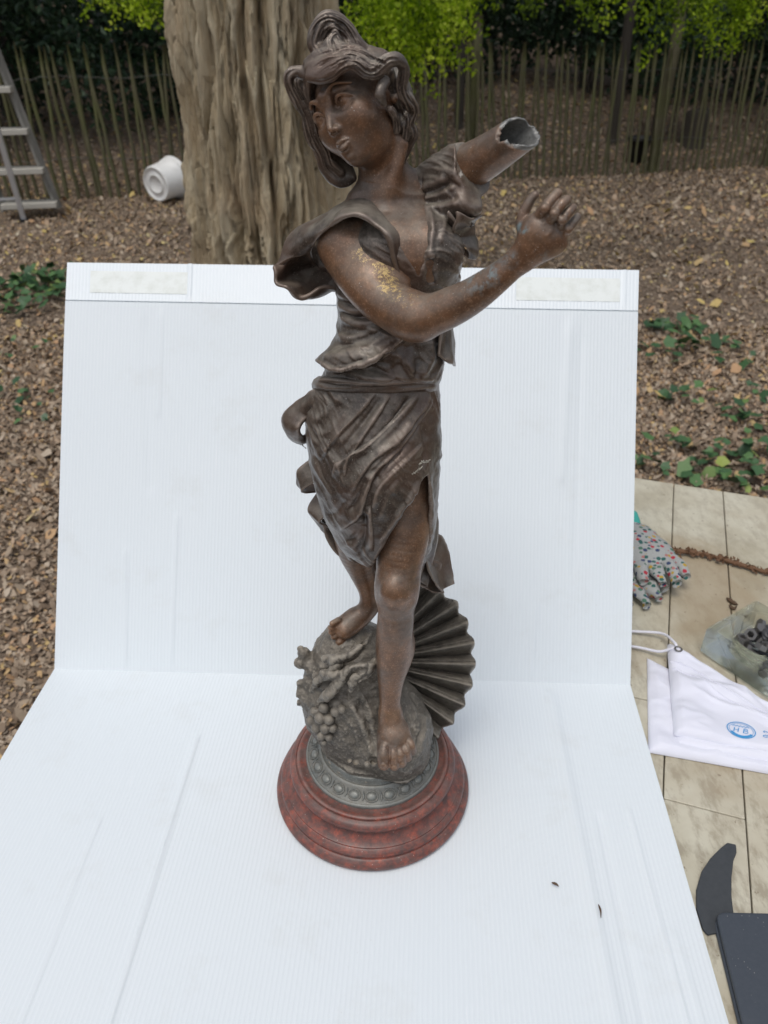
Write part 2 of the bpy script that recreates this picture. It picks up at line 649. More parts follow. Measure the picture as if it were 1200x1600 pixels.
V = np.stack([TX + Rr * np.cos(A), TY + Rr * np.sin(A) * 0.95, Zt], -1).reshape(-1, 3)
trunk = link('trunk', mesh_np('trunk', V, [grid_faces(nz, na, close_v=True)[:, ::-1], np.array([[(nz - 1) * na + k for k in range(na)]])]), tree, M_BARK)


def limb(pts, r0, r1, parent, mat, n=24, seg=10, name='limb'):
    P = spline(pts, n)
    P = P + (np.stack([vnoise(P * 2.1 + k * 9) for k in range(3)], -1) - 0.5) * 0.12 * np.linspace(0, 1, n)[:, None]
    o = link(name, mesh_np(name, *tube_np(P, np.linspace(r0, r1, n), seg)), parent, mat)
    return P


limbs = [limb([(TX, TY, 2.6), (0.2, 3.9, 3.0), (0.9, 5.0, 2.6), (1.3, 5.6, 1.8)], .10, .012, tree, M_BARK),
         limb([(TX, TY, 3.0), (1.2, 4.0, 3.2), (2.6, 5.2, 2.7), (3.6, 5.9, 1.9)], .10, .012, tree, M_BARK),
         limb([(TX, TY, 3.2), (-1.0, 4.2, 3.2), (-1.9, 5.4, 2.5), (-2.1, 6.0, 1.7)], .09, .012, tree, M_BARK),
         limb([(TX, TY, 3.6), (-0.4, 3.2, 5), (-0.3, 3.5, 7)], .2, .05, tree, M_BARK)]


# ------------------------------------------------------------------ foliage
def leaf_mat(name, stops, transl, rough=0.5):
    m = Mat(name, rough=rough, spec=0.3)
    c = m.ramp(litter_tone(m), stops)
    m.set('col', c)
    tr = m.n('ShaderNodeBsdfTranslucent')
    m.put(tr.inputs['Color'], m.mix(1.0, c, (1.5, 1.6, 0.8), 'MULTIPLY'))
    mx = m.n('ShaderNodeMixShader')
    mx.inputs[0].default_value = transl
    m.t.links.new(m.b.outputs[0], mx.inputs[1])
    m.t.links.new(tr.outputs[0], mx.inputs[2])
    m.t.links.new(mx.outputs[0], m.t.nodes['Material Output'].inputs[0])
    return m.m


M_LIME = leaf_mat('lime_leaf', [(0, (0.07, 0.115, 0.010)), (0.4, (0.19, 0.29, 0.014)), (0.75, (0.36, 0.48, 0.025)), (1, (0.54, 0.62, 0.09))], 0.5)
M_LAUREL = leaf_mat('laurel_leaf', [(0, (0.012, 0.03, 0.014)), (0.7, (0.03, 0.06, 0.028)), (1, (0.07, 0.11, 0.06))], 0.12, 0.4)
M_CROWN = leaf_mat('crown_leaf', [(0, (0.02, 0.045, 0.012)), (0.7, (0.045, 0.085, 0.02)), (1, (0.07, 0.12, 0.03))], 0.2)
M_DARKBARK = Mat('dark_bark', col=(0.05, 0.042, 0.032), rough=0.95).m


def leaves(pos, size, droop=0.6, asp=0.5, tone=None):
    """pointed leaves of 4 vertices in two folded triangles, facing any way"""
    n = len(pos)
    d = rng.normal(0, 1, (n, 3))
    d[:, 2] -= droop
    d /= np.linalg.norm(d, axis=1)[:, None]
    r = np.cross(d, rng.normal(0, 1, (n, 3)))
    r /= np.linalg.norm(r, axis=1)[:, None] + 1e-9
    nn = np.cross(d, r)
    L = size[:, None]
    V = np.stack([pos - d * L * .5, pos + r * L * asp * .5 + nn * L * .12, pos + d * L * .5, pos - r * L * asp * .5 + nn * L * .12], 1).reshape(-1, 3)
    b = (np.arange(n) * 4)[:, None]
    F = np.concatenate([b + np.array([[0, 1, 2]]), b + np.array([[0, 2, 3]])])
    return V, F, np.repeat(rng.random(n) if tone is None else tone, 4)


def clumps(n, centre, rad, ncl, shell=0.55):
    """leaf positions gathered in clumps on and in an ellipsoid"""
    c = rng.normal(0, 1, (ncl, 3))
    c /= np.linalg.norm(c, axis=1)[:, None]
    c *= (shell + (1 - shell) * rng.random((ncl, 1)))
    k = rng.integers(0, ncl, n)
    p = c[k] + rng.normal(0, 0.17, (n, 3))
    return np.array(centre) + p * np.array(rad), k


def spray(cx, cy, y, wpx, hpx, nstr, tone0=0.0, dens=1.0):
    """drooping twigs with pinnate leaflets round a point of the picture's upper edge"""
    Vs = []
    c = at(cx, cy, y)
    k = proj(*c)[2] / FPX
    for q in range(nstr):
        top = c + np.array([rng.uniform(-.5, .5) * wpx * k, rng.uniform(-.35, .35), rng.uniform(0, .25)])
        ln = hpx * k * rng.uniform(0.35, 1.0)
        n = max(5, int(ln / 0.035 * dens))
        t = np.linspace(0, 1, n)[:, None]
        dirx = rng.normal(0, 0.35, 2)
        P = top + np.hstack([t * dirx[0] * ln + .03 * np.sin(t * 7 + q), t * dirx[1] * ln, -(t ** 1.3) * ln])
        tb = rng.normal(0.45, 0.26)
        for side in (-1, 1):
            for rep in range(5):
                pos = P + rng.normal(0, 0.02, (n, 3)) + side * np.array([0.018, 0.0, 0.0])
                Vs.append(leaves(pos, rng.uniform(0.016, 0.040, n), 0.5, 0.62, np.clip(tone0 + tb + rng.normal(0, 0.20, n), 0, 1)))
    return Vs


SPR = [(600, 0, 5.0, 90, 70, 26), (665, 10, 5.0, 120, 130, 46), (600, 45, 5.05, 80, 80, 22), (640, 60, 5.1, 60, 100, 18), (730, -5, 5.2, 90, 70, 20), (800, -20, 5.4, 90, 55, 12),
       (890, -8, 5.5, 90, 50, 18), (975, -12, 5.6, 80, 65, 14), (1060, -10, 5.6, 90, 60, 16), (1125, 10, 5.7, 100, 95, 30), (1195, -5, 5.7, 80, 65, 16)]
for q, (cx, cy, yy, w, h, ns) in enumerate(SPR):
    L = spray(cx, cy, yy, w, h, ns, -0.2 if cx > 720 else 0.12)
    VV, FF = join([(a, b) for a, b, c in L])
    link('leaf_spray', with_tone(mesh_np('leaf_spray', VV, FF, False), np.concatenate([c for a, b, c in L])), tree, M_LIME)['kind'] = 'stuff'
for q, (cx, cy, yy, w, h, ns) in enumerate([(190, 5, 6.0, 90, 50, 22), (240, 10, 5.9, 60, 50, 16)]):
    L = spray(cx, cy, yy, w, h, ns, -0.12)
    VV, FF = join([(a, b) for a, b, c in L])
    link('leaf_spray', with_tone(mesh_np('leaf_spray', VV, FF, False), np.concatenate([c for a, b, c in L])), tree, M_LIME)['kind'] = 'stuff'
# its own crown, above the picture
p, k = clumps(5000, (-0.2, 7.6, 5.9), (3.6, 2.4, 1.9), 90)
VV, FF, TT = leaves(p, rng.uniform(0.10, 0.2, len(p)), 0.4, 0.7)
link('crown', with_tone(mesh_np('crown', VV, FF, False), TT), tree, M_CROWN)['kind'] = 'stuff'


def wood_tree(x, y, h, rx, rz, label, n=5200, lean=0.0, rt=0.09):
    z0 = float(terrain(np.array(x), np.array(y)))
    t = thing('garden_tree', label, 'tree', (x, y, z0), 'trees beyond the fence')
    P = spline([(x, y, z0 - 0.1), (x + lean * .4, y, z0 + h * .3), (x + lean, y, z0 + h * .75)], 16)
    link('trunk', mesh_np('trunk', *tube_np(P, np.linspace(rt, rt * .4, 16), 10)), t, M_DARKBARK)
    p, k = clumps(n, (x + lean, y, z0 + h * .8), (rx, rx, rz), 60)
    VV, FF, TT = leaves(p, rng.uniform(0.14, 0.26, len(p)), 0.3, 0.7)
    link('crown', with_tone(mesh_np('crown', VV, FF, False), TT), t, M_CROWN)['kind'] = 'stuff'


wood_tree(-4.6, 10.6, 5.0, 2.7, 1.7, 'dark garden tree beyond the fence at the far left, behind the ladder')
wood_tree(-1.6, 11.4, 5.4, 2.7, 1.8, 'garden tree beyond the fence, hidden behind the big furrowed trunk')
wood_tree(0.95, 10.9, 5.0, 2.2, 1.6, 'thin dark tree beyond the fence, right behind the broken bronze arm', n=450, rt=.06)
wood_tree(2.85, 10.6, 5.2, 2.2, 1.6, 'dark straight trunk beyond the fence, above the raised bronze hand', n=500, rt=.085)
wood_tree(5.2, 11.4, 5.4, 2.6, 1.7, 'dark garden tree beyond the fence at the far right', n=2200)
wood_tree(7.6, 9.6, 5.2, 2.6, 1.7, 'garden tree beyond the right end of the fence')
wood_tree(-7.4, 8.6, 5.2, 2.6, 1.7, 'garden tree beyond the left end of the fence')


def shrub(x, y, rx, ry, rz, n, label, zoff=0.0):
    z0 = float(terrain(np.array(x), np.array(y)))
    t = thing('laurel_shrub', label, 'shrub', (x, y, z0), 'dark shrubs on the bank')
    for q in range(4):
        a = rng.uniform(0, 2 * np.pi)
        P = spline([(x + .1 * math.cos(a), y + .1 * math.sin(a), z0 - .05), (x + rx * .25 * math.cos(a), y + ry * .2 * math.sin(a), z0 + rz * .7),
                    (x + rx * .5 * math.cos(a), y + ry * .4 * math.sin(a), z0 + rz * 1.5)], 10)
        link('stem', mesh_np('stem', *tube_np(P, np.linspace(.025, .008, 10), 6)), t, M_DARKBARK)
    p, k = clumps(n, (x, y, z0 + zoff + rz), (rx, ry, rz), 45, 0.35)
    p[:, 2] = np.maximum(p[:, 2], terrain(p[:, 0], p[:, 1]) + 0.03)
    VV, FF, TT = leaves(p, rng.uniform(0.07, 0.14, len(p)), 0.3, 0.5)
    link('foliage', with_tone(mesh_np('foliage', VV, FF, False), TT), t, M_LAUREL)['kind'] = 'stuff'


shrub(-6.3, 9.6, 1.5, 1.0, 1.1, 3600, 'dark laurel shrub at the far left edge behind the ladder top')
shrub(-4.1, 9.9, 1.3, 0.9, 1.0, 4200, 'dark laurel shrub just behind the fence beside the ladder')
shrub(-2.3, 10.9, 1.2, 0.9, 1.0, 3800, 'dark laurel shrub behind the fence above the white tub')
shrub(-0.4, 13.0, 1.5, 1.0, 1.2, 3600, 'dark shrub on the bank right of the big trunk')
shrub(1.9, 13.8, 1.6, 1.0, 1.2, 3600, 'dark shrub on the bank behind the broken bronze arm')
shrub(4.2, 13.6, 1.7, 1.0, 1.2, 3600, 'dark shrub on the bank above the raised bronze hand')
shrub(6.3, 12.6, 1.6, 1.0, 1.2, 3600, 'dark shrub on the bank at the far right edge')
shrub(0.8, 13.2, 1.3, .9, 1.3, 4600, 'dense dark shrub on the bank between the big trunk and the broken bronze arm')
shrub(3.0, 13.1, 1.4, .9, 1.3, 4600, 'dense dark shrub on the bank right of the broken bronze arm')
shrub(5.2, 12.8, 1.4, .9, 1.3, 4600, 'dense dark shrub on the bank right of the raised bronze hand')
shrub(-1.6, 11.9, 1.2, .9, 1.2, 4200, 'dense dark shrub behind the fence left of the big trunk')
shrub(7.4, 12.2, 1.4, .9, 1.3, 4000, 'dense dark shrub beyond the right edge of the picture')
shrub(3.55, 10.9, 0.55, 0.5, 0.75, 1300, 'slim dark laurel close behind the fence on the right', 0.45)

# the dark undergrowth that closes the slope
n = 42000
x, y = rng.uniform(-9, 12, n), rng.uniform(11, 21, n)
d = fence_dist(x, y)
k = (d > 4.7) & (d < 10) & in_view(x, y, terrain(x, y), 200)
x, y, d = x[k], y[k], d[k]
hgt = (0.15 + 0.9 * vnoise(np.stack([x * 1.1, y * 1.1, 0 * x], -1))) * rng.random(len(x)) ** .6
VV, FF, TT = leaves(np.stack([x, y, terrain(x, y) + hgt], -1), rng.uniform(.10, .2, len(x)), .3, .55)
ug = link('undergrowth', with_tone(mesh_np('undergrowth', VV, FF, False), TT), None, M_LAUREL)
tag(ug, 'dark evergreen undergrowth covering the slope far behind the fence', 'undergrowth', kind='stuff')

# a cut stump and a black pot on the slope behind the fence
c = at(1082, 226, 10.6)
z0 = float(terrain(np.array(c[0]), np.array(c[1])))
aa = np.linspace(0, 2 * np.pi, 18, endpoint=False)
rows = []
for hh, r_ in ((-.05, .22), (.0, .18), (.15, .15), (.36, .14), (.40, .125), (.405, .0)):
    rows.append(np.stack([c[0] + r_ * np.cos(aa) * (1 + .1 * np.sin(3 * aa)), c[1] + r_ * np.sin(aa), z0 + hh + 0.02 * np.sin(2 * aa) * (r_ > 0)], -1))
st = link('tree_stump', mesh_np('tree_stump', np.vstack(rows), grid_faces(6, 18, close_v=True)), None, M_DARKBARK)
tag(st, 'dark rounded tree stump on the slope behind the fence', 'stump')
c = at(996, 240, 9.9)
z0 = float(terrain(np.array(c[0]), np.array(c[1])))
rows = []
for hh, r_ in ((0.0, .0), (0.0, .10), (.24, .13), (.24, .145), (.27, .145), (.27, .125), (.1, .10), (.1, 0.0)):
    rows.append(np.stack([c[0] + r_ * np.cos(aa), c[1] + r_ * np.sin(aa), z0 + hh + 0 * aa], -1))
M_BLACKP = Mat('black_plastic', col=(0.012, 0.012, 0.013), rough=0.55).m
po = link('plant_pot', mesh_np('plant_pot', np.vstack(rows), grid_faces(8, 18, close_v=True)), None, M_BLACKP)
tag(po, 'black plastic plant pot standing behind the fence palings', 'plant pot')

# ------------------------------------------------------------------ white tub lying on its side
m = Mat('white_plastic', col=(0.80, 0.80, 0.79), rough=0.42)
dn = m.noise(9, 4)
m.set('col', m.mix(m.ramp(dn, [(0.45, 0.0), (0.8, 0.35)]), (0.84, 0.84, 0.82), (0.55, 0.53, 0.46)))
M_WPLASTIC = m.m
prof = [(0, .012), (.07, .012), (.075, .0), (.085, .0), (.09, .012), (.138, .012), (.142, .0), (.15, .0), (.158, .02), (.166, .20), (.178, .205), (.18, .215), (.172, .22), (.174, .25), (.188, .252),
        (.19, .262), (.18, .268), (.172, .262), (.150, .03), (0, .025)]
aa = np.linspace(0, 2 * np.pi, 48, endpoint=False)
V = np.vstack([np.stack([r_ * np.cos(aa), r_ * np.sin(aa), h_ + 0 * aa], -1) for r_, h_ in prof])
tub = link('plastic_tub', mesh_np('plastic_tub', V, grid_faces(len(prof), 48, close_v=True)[:, ::-1], True), None, M_WPLASTIC)
c = onz(247, 317, GZ)
ax = Vector((0.50, 0.84, 0.10)).normalized()            # from its bottom to its mouth
tub.rotation_euler = ax.to_track_quat('Z', 'Y').to_euler()
tub.location = (c[0], c[1] + .0, GZ + 0.165)
tag(tub, 'white plastic tub lying on its side by the fence', 'tub')

# ------------------------------------------------------------------ step ladder at the left edge
m = Mat('weathered_wood', rough=0.8, spec=0.25)
g = m.noise(18, 5, 0.6, m.map((1, 1, 0.15)))
m.set('col', m.ramp(g, [(0.3, (0.16, 0.155, 0.14)), (0.7, (0.38, 0.365, 0.33))]))
m.bump(g, 0.4, 0.003)
M_LADW = m.m
M_ALU = Mat('dull_aluminium', col=(0.60, 0.62, 0.65), rough=0.4, metal=0.6).m
M_TREAD = Mat('dusty_tread', col=(0.46, 0.44, 0.39), rough=0.8).m
lad = thing('step_ladder', 'grey step ladder with wide treads standing at the left edge by the fence', 'ladder', tuple(onz(20, 330, GZ)))


def G(px, py, y):
    return at(px, py, y)


# right stile of the tread side, seen edge on, from top left to the bottom right
sa, sb = G(-22, 40, 7.15), G(86, 300, 7.15)
sb[2] = GZ + 0.06
dirs = (sb - sa)
off = np.array([-0.42, -0.12, 0.0])                     # to the other stile
M_ = M_LADW
link('stile', mesh_np('stile', *beam(sa, sb, 0.028, 0.075, (0.3, 1, 0)), False), lad, M_)
link('stile', mesh_np('stile', *beam(sa + off, sb + off, 0.028, 0.075, (0.3, 1, 0)), False), lad, M_)
for f in (0.10, 0.32, 0.545, 0.765, 0.965):
    p = sa + dirs * f
    V, F = beam(p + np.array([0.02, -0.02, 0]), p + off, 0.20, 0.042, (0, 0, 1))
    bevel(link('tread', mesh_np('tread', V, F, False), lad, M_TREAD), 0.004)
# the aluminium prop legs
la, lb = G(-12, 175, 6.7), onz(38, 345, GZ + 0.01)
link('prop_leg', mesh_np('prop_leg', *beam(la, lb, 0.04, 0.024, (0, 1, 0)), False), lad, M_ALU)
link('prop_leg', mesh_np('prop_leg', *beam(la + off, lb + off, 0.04, 0.024, (0, 1, 0)), False), lad, M_ALU)
link('brace', mesh_np('brace', *beam(la + (lb - la) * .78 + np.array([-.001, .02, 0]), la + (lb - la) * .78 + off, 0.02, 0.012, (0, 1, 0)), False), lad, M_ALU)
V, F = beam(lb + np.array([-.03, -.01, 0.0]), lb + np.array([.035, .01, 0.0]), .06, .03)
link('foot_pad', mesh_np('foot_pad', V, F, False), lad, M_BLACKP)
# ------------------------------------------------------------------ the garden table (planks run 18.5 degrees off the view)
TA = math.radians(18.5)
TU = np.array([math.cos(TA), -math.sin(TA), 0])
TV = np.array([math.sin(TA), math.cos(TA), 0])


def tuv(u, v, z=0.0):
    return TU * u + TV * v + np.array([0, 0, z])


m = Mat('worn_laminate', rough=0.42, spec=0.4)
tv = m.map((1, 1, 1), (0, 0, TA))
n1 = m.noise(7, 5, 0.6, tv)
n2 = m.noise(55, 5, 0.7, m.map((1, 0.45, 1), (0, 0, TA)))
c = m.ramp(n1, [(0.3, (0.40, 0.355, 0.255)), (0.55, (0.57, 0.54, 0.43)), (0.8, (0.64, 0.625, 0.52))])
xy = m.sep(tv)
fade = m.ramp(xy[1], [(0.35, 1.0), (1.0, 0.45)])            # the front half is far more worn
c = m.mix(m.math('MULTIPLY', m.ramp(n2, [(0.46, 0.0), (0.62, 0.9)]), fade), c, (0.31, 0.27, 0.20))
c = m.mix(m.ramp(m.noise(3.4, 4, 0.6, m.map((1, 1, 1), (0, 0, 0), (3, 1, 0)), 0.6), [(0.52, 0.0), (0.66, 0.55)]), c, (0.33, 0.24, 0.14))
c = m.mix(m.ramp(m.noise(130, 2), [(0.68, 0.0), (0.73, 0.6)]), c, (0.16, 0.11, 0.07))
oi = m.n('ShaderNodeObjectInfo')
c = m.mix(m.math('MULTIPLY', oi.outputs['Random'], 0.16), c, (0.36, 0.30, 0.22))
m.set('col', c)
m.bump(m.math('ADD', n2, m.math('MULTIPLY', n1, 0.6)), 0.12, 0.003)
M_LAM = m.m
M_TLEG = Mat('table_leg_wood', col=(0.22, 0.17, 0.11), rough=0.7).m
M_DARK = Mat('joint_dirt', col=(0.20, 0.155, 0.115), rough=0.95).m
table = thing('garden_table', 'worn cream garden table with long planks under the white backdrop', 'table', tuple(tuv(0.2, 0.7, GZ)))
W = 0.0845
U0 = 0.1191 - 7 * W
for k in range(16):
    u0, u1 = U0 + k * W, U0 + (k + 1) * W
    cuts = [0.12, 1.326]
    if k == 6:
        cuts = [0.12, 0.755, 1.326]
    elif k % 3 == 1:
        cuts = [0.12, 0.40 + 0.03 * k, 1.326]
    for v0, v1 in zip(cuts[:-1], cuts[1:]):
        g = 0.0007
        dz = rng.uniform(-0.0009, 0.0)
        V = np.array([tuv(a, b, z) for z in (-0.022, dz) for a, b in ((u0 + g, v0 + g), (u1 - g, v0 + g), (u1 - g, v1 - g), (u0 + g, v1 - g))])
        F = np.array([[3, 2, 1, 0], [4, 5, 6, 7], [0, 1, 5, 4], [1, 2, 6, 5], [2, 3, 7, 6], [3, 0, 4, 7]])
        o = link('plank', mesh_np('plank', V, F, False), table, M_LAM)
        bevel(o, 0.0014, 2)
V, F = join([beam(tuv(U0 + .02, vv, -.036), tuv(U0 + 16 * W - .02, vv, -.036), .06, .026) for vv in (.2, .72, 1.24)])
link('batten', mesh_np('batten', V, F, False), table, M_DARK)
for uu in (U0 + .06, U0 + 16 * W - .06):
    for vv in (.2, 1.24):
        V, F = beam(tuv(uu, vv, -.05), tuv(uu, vv, GZ - .01), .05, .05, (0, 1, 0))
        link('leg', mesh_np('leg', V, F, False), table, M_TLEG)

# ------------------------------------------------------------------ white corrugated backdrop: floor sheet, leaning back sheet, turned top flap
BZ = 0.0055
cBL, cBR = onz(85, 1045, BZ), onz(985, 1070, BZ)
hBL, hBR = at(102, 470, cBL[1] + 0.268), at(997, 487, cBR[1] + 0.268)
tBL, tBR = at(105, 410, hBL[1] + 0.046), at(998.5, 422, hBR[1] + 0.046)
eR = onz(1140, 1600, BZ)
fR = cBR + (eR - cBR) * 1.25
eL = onz(0, 1190, BZ)
fL = cBL + (eL - cBL) / np.linalg.norm(eL - cBL) * np.linalg.norm(fR - cBR)


def board_mat(name, col):
    m = Mat(name, rough=0.36, spec=0.45)
    uv = m.coord('UV')
    xs = m.sep(uv)
    wv = m.math('SINE', m.math('MULTIPLY', xs[0], 2 * math.pi * 168))
    soft = m.noise(4, 3, 0.5)
    c = m.mix(m.ramp(wv, [(0.0, 0.0), (1.0, 1.0)]), (col[0] * .968, col[1] * .97, col[2] * .974), col)
    c = m.mix(m.ramp(soft, [(0.4, 0.0), (0.75, 0.35)]), c, (col[0] * .93, col[1] * .95, col[2] * .965))
    sc = m.noise(260, 2, 0.5, m.map((1, 1, 1)))
    c = m.mix(m.ramp(sc, [(0.76, 0.0), (0.80, 0.25)]), c, (0.45, 0.44, 0.42))
    sf = m.noise(14, 6, 0.7, m.map((1, 1, 1), (0, 0, 0), (4, 2, 0)))
    c = m.mix(m.ramp(sf, [(0.55, 0.0), (0.72, 0.22)]), c, (0.60, 0.61, 0.58))
    st = m.noise(60, 3, 0.6, m.map((6, .25, .25)))
    c = m.mix(m.ramp(st, [(0.66, 0.0), (0.76, 0.30)]), c, (0.86, 0.88, 0.90))
    m.set('col', c)
    m.set('rough', m.math('ADD', m.math('MULTIPLY', soft, 0.25), 0.26))
    m.bump(wv, 0.10, 0.002)
    return m.m


M_BOARD = board_mat('white_corrugated_plastic', (0.75, 0.80, 0.825))
board = thing('backdrop_board', 'folded white corrugated plastic sheet, its back part leaning away behind the bronze statue', 'backdrop', tuple((cBL + cBR) / 2))


def sheet(name, a, b, c, d, nu, nv, th, creases, waves=0.0):
    """a-b near/lower edge left to right, d-c far/upper edge; creases: (u0,v0,u1,v1,width,height)"""
    u, v = np.meshgrid(np.linspace(0, 1, nu), np.linspace(0, 1, nv), indexing='ij')
    P = (a * (1 - u[..., None]) + b * u[..., None]) * (1 - v[..., None]) + (d * (1 - u[..., None]) + c * u[..., None]) * v[..., None]
    n = np.cross(b - a, d - a)
    n /= np.linalg.norm(n)
    Lu, Lv = np.linalg.norm(b - a), np.linalg.norm(d - a)
    h = waves * (fbm(np.stack([u * 3, v * 1.2, 0 * u + waves * 1000], -1), 2) - 0.5) * np.clip(8 * v * (1 - v), 0, 1)
    for u0, v0, u1, v1, w, hh in creases:
        x, y = u * Lu, v * Lv
        p, q = np.array([u0 * Lu, v0 * Lv]), np.array([u1 * Lu, v1 * Lv])
        L2 = ((q - p) ** 2).sum()
        t = np.clip(((x - p[0]) * (q - p)[0] + (y - p[1]) * (q - p)[1]) / L2, 0, 1)
        dd = np.hypot(x - p[0] - t * (q - p)[0], y - p[1] - t * (q - p)[1])
        h = h + hh * np.exp(-(dd / w) ** 2) * sstep(0, .15, t) * (1 - 0.0 * t)
    top = P + n * h[..., None]
    bot = P - n * th + n * h[..., None]
    V = np.concatenate([top.reshape(-1, 3), bot.reshape(-1, 3)])
    f = grid_faces(nu, nv)
    N = nu * nv
    rim = []
    idx = np.arange(N).reshape(nu, nv)
    loop = np.concatenate([idx[:, 0], idx[-1, 1:], idx[-2::-1, -1], idx[0, -2:0:-1]])
    lo2 = np.roll(loop, -1)
    F = [f, f[:, ::-1] + N, np.stack([loop, loop + N, lo2 + N, lo2], -1)]
    me = mesh_np(name, V, [np.vstack(F)], True)
    uvl = me.uv_layers.new(name='flutes')
    uvv = np.concatenate([np.stack([u, v], -1).reshape(-1, 2)] * 2)
    li = np.zeros(len(me.loops), dtype=np.int32)
    me.loops.foreach_get('vertex_index', li)
    uvl.data.foreach_set('uv', uvv[li].astype(np.float32).ravel())
    o = link(name, me, board, M_BOARD)
    me.set_sharp_from_angle(angle=math.radians(40))
    return o


sheet('floor_panel', fL, fR, cBR, cBL, 420, 120, .004,
      [(.30, 0.0, .29, .78, .0030, .0022), (.20, 0, .19, .55, .0022, .0012), (.875, 0.05, .86, .95, .007, .0030), (.905, 0.0, .90, .6, .004, -.0016),
       (.955, .1, .945, .62, .0028, .0014), (.975, 0.0, .965, .35, .004, .001)], 0.004)
sheet('back_panel', cBL + [0, -.0004, -.0008], cBR + [0, -.0004, -.0008], hBR, hBL, 420, 120, .004,
      [(.125, 0, .12, .32, .0032, .0014), (.205, 0, .21, .42, .003, .0013), (.14, .99, .16, .5, .006, -.001), (.17, 1, .17, .7, .004, .001), (.885, 1, .875, .55, .006, .0016), (.905, 1, .90, .3, .004, -.001),
       (.83, 0, .835, .2, .003, .001)], 0.006)
sheet('top_flap', hBL + [0, .0012, .0012], hBR + [0, .0012, .0012], tBR, tBL, 420, 14, .004, [(.2195, 0, .2195, 1, .0026, .0016), (.9755, 0, .9755, 1, .002, .0008)], 0.0002)
m = Mat('old_tape', rough=0.5, spec=0.4)
tn_ = m.noise(60, 5, 0.65)
m.set('col', m.mix(m.ramp(tn_, [(0.45, 0.0), (0.75, 0.8)]), (0.75, 0.785, 0.76), (0.62, 0.65, 0.60)))
m.bump(tn_, 0.06, 0.001)
M_TAPE = m.m
fn_ = np.cross(hBR - hBL, tBL - hBL)
fn_ /= np.linalg.norm(fn_)
for u0, u1, lb in ((.043, .217, 'old whitish tape strip at the left end'), (.79, .968, 'old whitish tape strip at the right end')):
    nu = 40
    uu = np.linspace(u0, u1, nu)
    rows = []
    for v in (.22, .5, .78):
        p = (hBL * (1 - uu[:, None]) + hBR * uu[:, None]) * (1 - v) + (tBL * (1 - uu[:, None]) + tBR * uu[:, None]) * v
        rows.append(p + fn_ * (.0006 + .0001 * np.sin(uu * 240 + v * 5))[:, None])
    V = np.stack(rows, 1).reshape(-1, 3)
    o = link('tape_strip', mesh_np('tape_strip', V, grid_faces(nu, 3), False), board, M_TAPE)
    o['label'] = lb
    o.modifiers.new('thickness', 'SOLIDIFY').thickness = 0.00012

# crumbs on the floor sheet
M_SEED = Mat('dry_seed', col=(0.10, 0.06, 0.035), rough=0.8).m
for nm, (ax_, ay_), (bx_, by_), r_, lb in (('dry_seed', (862, 1379), (873, 1385), .0011, 'small brown dry seed on the white floor sheet right of the red base'),
                                           ('dry_stalk', (935, 1413), (939, 1434), .0008, 'tiny dark dry stalk lying on the white floor sheet near its right edge')):
    a_, b_ = onz(ax_, ay_, BZ + .004), onz(bx_, by_, BZ + .004)
    P = spline([a_, (a_ + b_) / 2 + [0.0008, 0, .0006], b_], 8)
    o = link(nm, mesh_np(nm, *tube_np(P, r_ * np.array([.4, .9, 1.15, 1.2, 1, .8, .6, .3]), 7)), None, M_SEED)
    tag(o, lb, 'debris')

# ------------------------------------------------------------------ things lying on the table at the right
# folded flowered gloves (a flat soft hand with four fingers, thumb and cuff)
m = Mat('flowered_cotton', rough=0.9, spec=0.2)
uvm = m.map((1, 1, 1))
vd = m.voro(120, uvm)
vc = m.n('ShaderNodeTexVoronoi')
m.put(vc.inputs['Vector'], uvm)
vc.inputs['Scale'].default_value = 120
hue = m.sep(vc.outputs['Color'])
c = m.ramp(hue[0], [(0, (0.40, 0.04, 0.06)), (0.16, (0.04, 0.12, 0.11)), (0.42, (0.45, 0.30, 0.05)), (0.56, (0.05, 0.07, 0.14)), (0.72, (0.09, 0.18, 0.13)), (0.92, (0.42, 0.18, 0.17))], 'CONSTANT')
base = m.mix(m.noise(400, 2), (0.30, 0.31, 0.30), (0.44, 0.45, 0.44))
c = m.mix(m.ramp(m.math('ADD', vd, m.math('MULTIPLY', m.noise(300, 2), 0.3)), [(0.50, 1.0), (0.58, 0.0)]), base, c)
m.set('col', c)
m.bump(m.noise(500, 2), 0.2, 0.001)
M_FLOWER = m.m
M_TEAL = Mat('teal_knit', col=(0.06, 0.42, 0.36), rough=0.9).m


